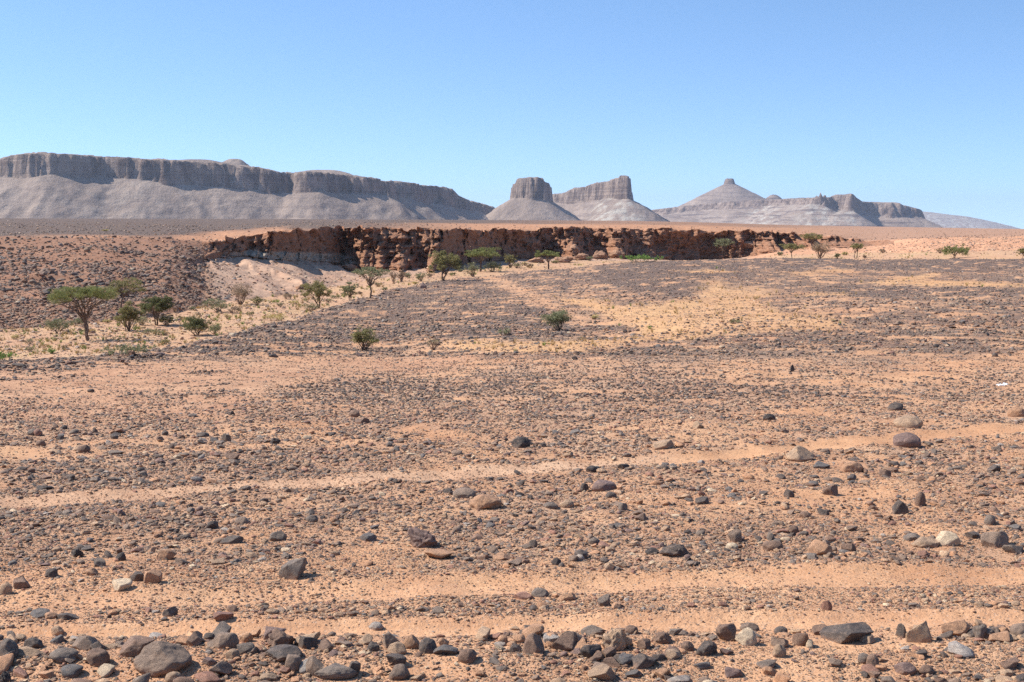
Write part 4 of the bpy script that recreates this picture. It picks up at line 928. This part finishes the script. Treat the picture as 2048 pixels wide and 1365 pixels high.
# ------------------------------------------------------------------ trees and bushes
def tube(V, Fc, pts, r0, r1, sides=5):
    pts = [np.array(p, float) for p in pts]; n = len(pts); b0 = len(V)
    for i, p in enumerate(pts):
        d = pts[min(i + 1, n - 1)] - pts[max(i - 1, 0)]; d /= np.linalg.norm(d) + 1e-9
        a = np.cross(d, (0.3, .9, .1)); a /= np.linalg.norm(a) + 1e-9; b = np.cross(d, a); r = r0 + (r1 - r0) * i / (n - 1)
        for k in range(sides): V.append(p + r * (math.cos(6.283 * k / sides) * a + math.sin(6.283 * k / sides) * b))
    for i in range(n - 1):
        for k in range(sides): k2 = (k + 1) % sides; Fc.append((b0 + i * sides + k, b0 + i * sides + k2, b0 + (i + 1) * sides + k2, b0 + (i + 1) * sides + k))
def bend(p, q, r, n=5, am=.12, up=0.):
    p = np.array(p, float); q = np.array(q, float); L_ = np.linalg.norm(q - p); o = []
    w1 = r.normal(size=3) * am * L_
    for i in range(n + 1):
        t = i / n; o.append(p + (q - p) * t + w1 * math.sin(t * math.pi) + np.array([0, 0, up * L_ * math.sin(t * math.pi)]) + r.normal(size=3) * .02 * L_ * (0 < i < n))
    return o
def leaves(r, centres, rad, n, size, flat):
    """n small leaf cards in flattened pads round the centres"""
    ci = r.integers(0, len(centres), n); c = np.array(centres)[ci]; q = r.normal(size=(n, 3)); q /= np.linalg.norm(q, axis=1)[:, None]
    q *= (r.uniform(size=n) ** .45)[:, None] * np.array(rad)[ci][:, None]; q[:, 2] *= flat
    P = c + q; s = size * r.uniform(.6, 1.5, n)
    a = r.normal(size=(n, 3)); a[:, 2] *= .5; a /= np.linalg.norm(a, axis=1)[:, None]; b = r.normal(size=(n, 3)); b -= (b * a).sum(1)[:, None] * a; b /= np.linalg.norm(b, axis=1)[:, None]
    A = a * s[:, None] * .9; B = b * s[:, None] * .45
    V = np.stack([P - A, P - B, P + A, P + B], 1).reshape(-1, 3); Fc = np.arange(4 * n).reshape(-1, 4)
    tint = np.repeat(np.clip(r.normal(.5, .28, n) + .25 * (q[:, 2] > 0), 0, 1), 4)
    return V, Fc, np.stack([tint] * 3, -1)
def plant(nm, label, cat, px, row, top, x0, x1, style, leafc, seed, dens=1., group=None, bottom=None):
    p = hit(px, row - 1.0)
    if p is None: print('NOHIT', label); return
    r = np.random.default_rng(seed); k = p.y / F; H = (row - top) * k; xl, xr = (x0 - px) * k, (x1 - px) * k; W = xr - xl; cx = (xl + xr) / 2
    root = bpy.data.objects.new(nm, None); COL.objects.link(root); root.location = (p.x, p.y, p.z - .05); root.empty_display_size = .2
    tag(root, label, cat, group)
    V, Fc = [], []; cent, rad = [], []; px_m = k * 2      # metres per render pixel
    th = max(.035 * H, .35 * px_m)
    if style in ('umbrella', 'vase'):
        ns = 1 if style == 'umbrella' and H < 3.2 else r.integers(2, 4)
        fork = (.38 if style == 'umbrella' else .22) * H
        ch = (.40 if style == 'umbrella' else .74) * H if bottom is None else (bottom - top) * k
        tips = []
        nl = 13
        for i in range(nl):
            a = 6.283 * (i + r.uniform(-.3, .3)) / nl; q = r.uniform(.35, .97)
            tips.append(np.array([cx + math.cos(a) * W / 2 * q, math.sin(a) * W / 2 * q * .85, H - ch * (.28 + .35 * q * q + r.uniform(-.08, .12))]))
        tips.append(np.array([cx, 0, H - ch * .3]))
        for s in range(ns):
            ang = r.uniform(0, 6.28); b0 = np.array([math.cos(ang) * .03 * H, math.sin(ang) * .03 * H, 0]) * (ns > 1)
            f = np.array([cx * .35 + math.cos(ang) * .07 * H * (ns > 1), math.sin(ang) * .07 * H * (ns > 1), fork * r.uniform(.85, 1.2)])
            tube(V, Fc, bend(b0, f, r, 5, .06), th / (1 + .25 * (ns - 1)), th * .6, 7)
            mine = [t for i, t in enumerate(tips) if i % ns == s]
            for t in mine:
                mid = f + (t - f) * np.array([.38, .38, .62]) * r.uniform(.85, 1.1)
                tube(V, Fc, bend(f, mid, r, 4, .08, .05), th * .48, th * .28, 5); tube(V, Fc, bend(mid, t, r, 4, .1), th * .28, th * .1, 4)
                for j in range(4):
                    e = t + np.array([r.normal(0, .13 * W), r.normal(0, .13 * W), r.uniform(-.35 if style == 'vase' else -.12, .35) * ch])
                    e[0] = np.clip(e[0], xl * .98, xr * .98); e[2] = min(e[2], H * .98)
                    tube(V, Fc, bend(mid if j < 2 else t, e, r, 3, .1), th * .16, th * .05, 3); cent.append(e); rad.append(W * r.uniform(.07, .13))
                cent.append(t); rad.append(W * r.uniform(.08, .13))
        flat = .42 if style == 'umbrella' else .7
    else:
        # many stemmed bush from the ground up
        nl = {'bush': 17, 'low': 22, 'bare': 19}[style]
        for i in range(nl):
            a = 6.283 * (i + r.uniform(-.4, .4)) / nl; q = r.uniform(.15, .9) ** .7
            hh = H * (1 - .55 * q * q) * r.uniform(.7, .98)
            t = np.array([cx + math.cos(a) * W / 2 * q, math.sin(a) * W / 2 * q, hh])
            if style == 'low': b0 = np.array([t[0] * .7, t[1] * .7, 0])
            else: b0 = np.array([r.normal(0, .03) * W, r.normal(0, .03) * W, 0])
            mid = b0 + (t - b0) * .55 + np.array([0, 0, .05 * H])
            tube(V, Fc, bend(b0, mid, r, 4, .08), th * .5, th * .28, 4); tube(V, Fc, bend(mid, t, r, 3, .1), th * .28, th * .08, 3)
            for j in range(5 if style == 'bare' else 3):
                e = mid + (t - mid) * r.uniform(.1, 1.) + np.array([r.normal(0, .12 * W), r.normal(0, .12 * W), r.uniform(.0, .22) * H])
                e[0] = np.clip(e[0], xl, xr); e[2] = min(e[2], H * .98)
                tube(V, Fc, bend(mid, e, r, 3, .1), max(th * .14, .1 * px_m if style == 'bare' else 0), th * .04, 3); cent.append(e); rad.append(min(W, H * 1.4) * r.uniform(.08, .16))
            if style != 'bare' : cent.append(mid + (t - mid) * .3); rad.append(min(W, H * 1.5) * r.uniform(.10, .17))
        flat = .75
    dry = style == 'bare' or leafc == 'dry'
    me = mesh_np('trunk', np.array(V), np.array(Fc)); obj('trunk' if style in ('umbrella', 'vase') else 'stems', me, M_TWIG if dry else M_BARK, root)
    size = max(.035, .55 * px_m)
    area = W * H * (.35 if style == 'umbrella' else .6)
    n = int(np.clip(dens * area / (size * size) * 1.9, 150, 7000))
    if style == 'bare': n = int(n * .42)
    n = int(n * (2.6 if style in ('umbrella', 'vase') else 1.6))
    V2, F2, tint = leaves(r, cent, rad, n, size, flat)
    V2[:, 2] = np.maximum(V2[:, 2], .02)
    me = mesh_np('crown', V2, F2, {'tint': tint}, smooth=False); obj('crown' if style in ('umbrella', 'vase') else 'foliage', me, LEAF[leafc], root)
    return root
GA = 'acacia trees along the wadi'; GB = 'desert bushes along the wadi'
T_ = [
 ('acacia_tree', 'tallest flat topped acacia with several bare stems on the wadi floor', 'tree', 177, 684, 575, 108, 228, 'umbrella', 'green', 1.25, GA, 614),
 ('acacia_tree', 'brownish green acacia behind the tallest acacia, against the stony slope', 'tree', 240, 622, 556, 220, 290, 'umbrella', 'olive', .8, GA, 600),
 ('acacia_tree', 'dense bushy acacia leafy down to the ground right of the tallest acacia', 'tree', 257, 664, 601, 231, 287, 'bush', 'olive', 1.7, GA, 662),
 ('acacia_tree', 'dark green acacia with a wide crown above low bushes', 'tree', 313, 652, 594, 284, 348, 'vase', 'dark', 1.5, GA, 628),
 ('bush', 'grey green bush left of the tallest acacia', 'bush', 116, 668, 636, 84, 146, 'bush', 'grey', .9, GB, None),
 ('bush', 'low dark bush at the foot of the dark green acacia', 'bush', 332, 652, 628, 312, 350, 'bush', 'dark', 1.0, GB, None),
 ('bush', 'dry greyish bush left of the dark acacia trunk', 'bush', 285, 652, 630, 268, 302, 'bush', 'grey', .5, GB, None),
 ('bush', 'dark green bush with a ragged top beside the gravel edge', 'bush', 395, 672, 630, 361, 420, 'bush', 'dark', 1.9, GB, None),
 ('bush', 'low grey bush touching the ragged dark green bush', 'bush', 430, 669, 648, 408, 448, 'bush', 'grey', 1.0, GB, None),
 ('bush', 'leafless brown rounded thorn bush at the foot of the talus', 'bush', 481, 611, 567, 454, 512, 'bare', 'dry', 1.3, GB, None),
 ('bush', 'yellowish green shrub left of the leafless brown bush', 'bush', 436, 626, 595, 406, 462, 'bush', 'grey', .7, GB, None),
 ('bush', 'small green shrub right of the leafless brown bush', 'bush', 514, 613, 592, 503, 524, 'bush', 'olive', .9, GB, None),
 ('acacia_tree', 'olive acacia rising behind the gravel edge below the dark ledge', 'tree', 638, 618, 562, 604, 662, 'vase', 'olive', .9, GA, 602),
 ('bush', 'low greyish shrub at the foot of the olive acacia behind the gravel edge', 'bush', 622, 625, 605, 602, 645, 'bush', 'grey', .5, GB, None),
 ('acacia_tree', 'small thin leaved acacia between two taller ones on the gravel edge', 'tree', 701, 605, 565, 683, 716, 'vase', 'grey', .8, GA, 598),
 ('acacia_tree', 'feathery pale acacia with a thin bare trunk against the cliff shadow', 'tree', 739, 598, 535, 710, 778, 'umbrella', 'grey', .62, GA, 560),
 ('bush', 'twiggy bare bush left of its twin near the cliff shadow', 'bush', 787, 566, 540, 776, 798, 'bare', 'dry', .9, GB, None),
 ('bush', 'twiggy bare bush right of its twin near the cliff shadow', 'bush', 803, 565, 538, 794, 813, 'bare', 'dry', .9, GB, None),
 ('bush', 'yellow green shrub left of the funnel shaped acacia', 'bush', 842, 564, 546, 824, 858, 'bush', 'grey', .8, GB, None),
 ('acacia_tree', 'funnel shaped olive acacia before the red cliff', 'tree', 887, 563, 503, 861, 922, 'vase', 'olive', 1.1, GA, 548),
 ('bush', 'small bare bush left of the flat green acacia trunk', 'bush', 945, 555, 525, 930, 961, 'bush', 'grey', .7, GB, None),
 ('acacia_tree', 'flat topped green acacia in front of the shaded red cliff', 'tree', 961, 545, 497, 932, 997, 'umbrella', 'green', 1.4, GA, 522),
 ('bush', 'grey green bush under the flat topped acacia before the red cliff', 'bush', 984, 545, 522, 967, 1006, 'bush', 'grey', 1.0, GB, None),
 ('bush', 'dark olive bush between two acacias below the red cliff', 'bush', 1020, 537, 509, 1006, 1034, 'bush', 'olive', 1.0, GB, None),
 ('bush', 'low grey shrub beside the dark olive bush below the cliff', 'bush', 1034, 538, 525, 1022, 1046, 'bush', 'grey', .7, GB, None),
 ('acacia_tree', 'small acacia with a dark forked trunk beside fallen cliff blocks', 'tree', 1097, 540, 502, 1073, 1116, 'umbrella', 'green', 1.3, GA, 520),
 ('bush', 'long low bright green bush at the foot of the cliff', 'bush', 1285, 525, 510, 1243, 1326, 'low', 'bright', 1.5, GB, None),
 ('acacia_tree', 'pale yellowish acacia standing in the shade of the cliff', 'tree', 1447, 517, 479, 1426, 1469, 'umbrella', 'grey', 1.0, GA, 498),
 ('acacia_tree', 'round crowned acacia on the sandy slope, first right of the cliff shadow', 'tree', 1584, 519, 489, 1561, 1608, 'umbrella', 'olive', 1.3, GA, 505),
 ('acacia_tree', 'acacia whose flat crown rises above a brown bush on the sandy slope', 'tree', 1628, 503, 468, 1602, 1644, 'umbrella', 'olive', 1.2, GA, 484),
 ('bush', 'brown grey thorn bush in front of an acacia on the sandy slope', 'bush', 1638, 519, 482, 1619, 1660, 'bare', 'dry', 1.9, GB, None),
 ('bush', 'tiny dark shrub on the sandy slope between two acacias', 'bush', 1674, 519, 506, 1668, 1681, 'bush', 'dark', 1.2, GB, None),
 ('acacia_tree', 'slender acacia on the sandy slope near the end of the cliff', 'tree', 1711, 519, 488, 1699, 1729, 'umbrella', 'olive', 1.1, GA, 504),
 ('bush', 'tiny dry shrub right of the slender acacia', 'bush', 1729, 519, 510, 1724, 1735, 'bare', 'dry', 1.0, GB, None),
 ('acacia_tree', 'lone green acacia on the stony slope right of the cliff', 'tree', 1908, 518, 491, 1889, 1935, 'vase', 'green', 1.2, GA, 512),
 ('acacia_tree', 'small acacia cut by the frame at the right end of the slope', 'tree', 2045, 518, 497, 2034, 2064, 'vase', 'olive', 1.2, GA, 512),
 ('bush', 'upright green bush alone on the gravel terrace, nearest the viewer', 'bush', 727, 703, 651, 702, 756, 'bush', 'olive', 1.7, GB, None),
 ('bush', 'rounded grey green bush casting a shadow beside the yellow gully', 'bush', 1118, 663, 617, 1086, 1148, 'bush', 'grey', 1.7, GB, None),
 ('bush', 'sparse twiggy shrub between the two lone terrace bushes', 'bush', 867, 701, 670, 851, 883, 'bare', 'grey', .5, GB, None),
 ('bush', 'wide sparse green broom like shrub on the wadi bank, lowest of the left group', 'bush', 255, 713, 684, 205, 306, 'low', 'grey', .75, GB, None),
 ('bush', 'small bright green tuft left of the wide sparse shrub', 'bush', 103, 709, 697, 94, 113, 'bush', 'bright', 1.3, GB, None),
 ('bush', 'low greyish shrub in front of the dense bushy acacia', 'bush', 302, 672, 656, 278, 328, 'low', 'grey', .6, GB, None),
 ('bush', 'low yellowish shrub behind the gravel edge below the talus', 'bush', 546, 643, 627, 520, 578, 'low', 'straw', .7, GB, None),
 ('bush', 'pale green shrub at the left frame edge on the wadi bank', 'bush', 8, 724, 700, -18, 32, 'low', 'bright', .7, GB, None),
 ('bush', 'tiny yellow green cushion bush alone on the far grey plain', 'bush', 210, 463.5, 459.5, 203, 217, 'low', 'straw', 1.3, GB, None),
]
for i, t in enumerate(T_):
    nm, lab, cat, px_, row, top_, a, b, st, lc, dn_, gp, bot = t
    plant(nm, lab, cat, px_, row, top_, a, b, st, lc, 900 + i, dn_, gp, bot)

rs2 = np.random.default_rng(5)
SCR = [(160, 652), (215, 648), (330, 672), (362, 640), (385, 622), (410, 610), (455, 640), (470, 628), (500, 632), (520, 605), (560, 615), (590, 610), (575, 600), (610, 596), (655, 606), (670, 598), (690, 580), (720, 590), (755, 575), (770, 582),
       (815, 556), (830, 570), (860, 556), (905, 552), (920, 545), (1000, 540), (1050, 533), (1060, 537), (1110, 528), (1180, 523), (60, 690), (30, 680), (130, 700), (330, 690), (60, 705), (1560, 512), (1690, 512), (1765, 508), (1880, 508), (1470, 648), (1010, 672), (1190, 640)]
for i, (a, b) in enumerate(SCR):
    wd_ = rs2.uniform(13, 30) * (.6 + .5 * (b - 500) / 180.); sty = ['low', 'bush', 'bare', 'low'][i % 4]
    plant('scrub_tuft', 'small dry scrub tuft among the stones and grass near the wadi', 'scrub', a, b, b - wd_ * rs2.uniform(.35, .7), a - wd_ / 2, a + wd_ / 2, sty, ['grey', 'straw', 'dry', 'olive', 'grey'][i % 5], 1500 + i, .8, 'small scrub tufts near the wadi')

# ------------------------------------------------------------------ fallen cliff blocks
def block(px, row, wpx, hpx, label, seed):
    p = hit(px, row - 1)
    if p is None: return
    r = np.random.default_rng(seed); k = p.y / F; V, Fc = rock_verts(r, 'craggy', 4)
    me = mesh_np('fallen_block', V, Fc, {'base': np.ones((len(V), 3)) * np.array((.42, .25, .165))}); o = obj('fallen_block', me, M_CLIFF)
    hz = hpx * k / 2; o.scale = (wpx * k / 2, wpx * k * .4, hz); o.rotation_euler = (0, r.uniform(-.15, .15), r.uniform(-.5, .5)); o.location = (p.x, p.y + wpx * k * .3, p.z + hz * .6)
    tag(o, label, 'boulder', 'earth blocks fallen from the cliff')
for b in ((1070, 527, 34, 14, 'low pink earth block left of the small forked acacia'), (1128, 527, 40, 16, 'wide earth block right of the small forked acacia'), (1165, 522, 30, 18, 'pointed earth block at the foot of the jutting cliff corner'),
          (1200, 520, 34, 22, 'tallest earth block in the fallen heap below the cliff'), (1235, 517, 34, 20, 'earth block leaning on the cliff at the right of the heap'), (1148, 505, 26, 20, 'earth block high on the heap against the cliff'),
          (705, 545, 46, 18, 'smooth orange earth hump at the foot of the alcove'), (1505, 500, 46, 20, 'broad orange earth hump beside the cliff shadow'), (600, 580, 26, 12, 'small dark block at the end of the ledge')):
    block(*b, seed=int(b[0]))

# white scrap on the gravel
p = hit(2004, 774)
V = []; nxs, nys = 16, 8
for j in range(nys):
    for i in range(nxs):
        u, v = i / (nxs - 1) - .5, j / (nys - 1) - .5
        V.append((u * .26 + .02 * math.sin(j * 1.7), v * .09 * (1 - .5 * abs(u)), .02 + .035 * float(fbm(np.array(u * 5.), np.array(v * 5.), o=3)) + .02 * (u > .2)))
Fq = grid_faces(nys, nxs); me = mesh_np('white_scrap', np.array(V), Fq); o = obj('plastic_scrap', me)
mw = NT('white_plastic', .5, .4); o.data.materials.append(mw.done((.82, .84, .86))); md = o.modifiers.new('thick', 'SOLIDIFY'); md.thickness = .004
o.location = (p.x, p.y, p.z + .03); o.rotation_euler = (.15, 0, .25)
tag(o, 'small crumpled white scrap lying on the gravel near the right edge', 'litter')

# ------------------------------------------------------------------ dry grass
def tuft(seed, n=26, h=1., spread=.5):
    r = np.random.default_rng(seed); V = []; Fc = []
    for i in range(n):
        a = r.uniform(0, 6.28); b = r.uniform(0, .25) * spread; p0 = np.array([math.cos(a) * b, math.sin(a) * b, 0]); t = p0 + np.array([math.cos(a) * r.uniform(.1, .8) * spread, math.sin(a) * r.uniform(.1, .8) * spread, h * r.uniform(.5, 1)])
        s = np.cross(t - p0, r.normal(size=3)); s /= np.linalg.norm(s); wv = .035; k = len(V)
        V += [p0 - s * wv, p0 + s * wv, t]; Fc.append((k, k + 1, k + 2))
    V = np.array(V); return mesh_np('tuft', V, np.array(Fc), smooth=False)
gsrc = bpy.data.collections.new('grass_sources')
gm = NT('dry_grass', .8, .1); gm.done(gm.n('Attribute', attribute_name='col', attribute_type='INSTANCER').outputs['Color'])
for i in range(6):
    o = bpy.data.objects.new('tuft_source_%d' % i, tuft(i)); o.data.materials.append(gm.m); gsrc.objects.link(o)
P, px, row, sg, z, r = sample(220000, 0, 77, segsel=(1, 2, 3, 4))
nz = fbm(px / 30., row / 6., 8.1, o=3)
pr = np.clip(z['yel'], 0, 1) * np.clip(.30 + nz * 1.1, 0, 1) * np.where(sg == 1, .10, .95)
kk = (r.uniform(size=len(px)) < pr) & (sg != 2); P = P[kk]; n = len(P)
hgt = r.uniform(.10, .38, n) * np.clip(P[:, 1] / 110, .6, 1.6); S = np.stack([hgt * r.uniform(.8, 1.6, n), hgt * r.uniform(.8, 1.6, n), hgt], -1)
u = r.uniform(size=(n, 1)); grn = (r.uniform(size=(n, 1)) < np.where(sg[kk][:, None] == 3, .42, .08)); col = np.array((.50, .35, .16)) * (1 - u) + np.array((.58, .40, .20)) * u; col = np.where(grn, np.array((.27, .32, .09)), col)
gn_instances('dry_grass', gsrc, P, S, np.stack([0 * u[:, 0], 0 * u[:, 0], r.uniform(0, 6.28, n)], -1), r.integers(0, 6, n), col, 'thin dry yellow grass growing on the sand of the wadi and gully')

# ------------------------------------------------------------------ haze
bm = bmesh.new(); bmesh.ops.create_cube(bm, size=1); me = bpy.data.meshes.new('haze'); bm.to_mesh(me); bm.free()
zlo = float(G[..., 2].min()) - 30; zhi = 420.
hz = obj('haze', me); hz.scale = (44000, 46000, zhi - zlo); hz.location = (0, 0, (zhi + zlo) / 2)
hm = bpy.data.materials.new('haze_air'); hm.use_nodes = True; t = hm.node_tree; t.nodes.clear()
ou = t.nodes.new('ShaderNodeOutputMaterial'); pv = t.nodes.new('ShaderNodeVolumePrincipled'); t.links.new(pv.outputs[0], ou.inputs['Volume'])
pv.inputs['Density'].default_value = 3.2e-5; pv.inputs['Color'].default_value = (.70, .80, 1., 1); pv.inputs['Anisotropy'].default_value = .2
hz.data.materials.append(hm); hz['kind'] = 'stuff'; hz['label'] = 'thin blue air haze over the whole plain'
print('STONES', len(STONES), 'HAND', NHAND, 'ptsM', int(rest.sum()), 'S', int(ok.sum()))
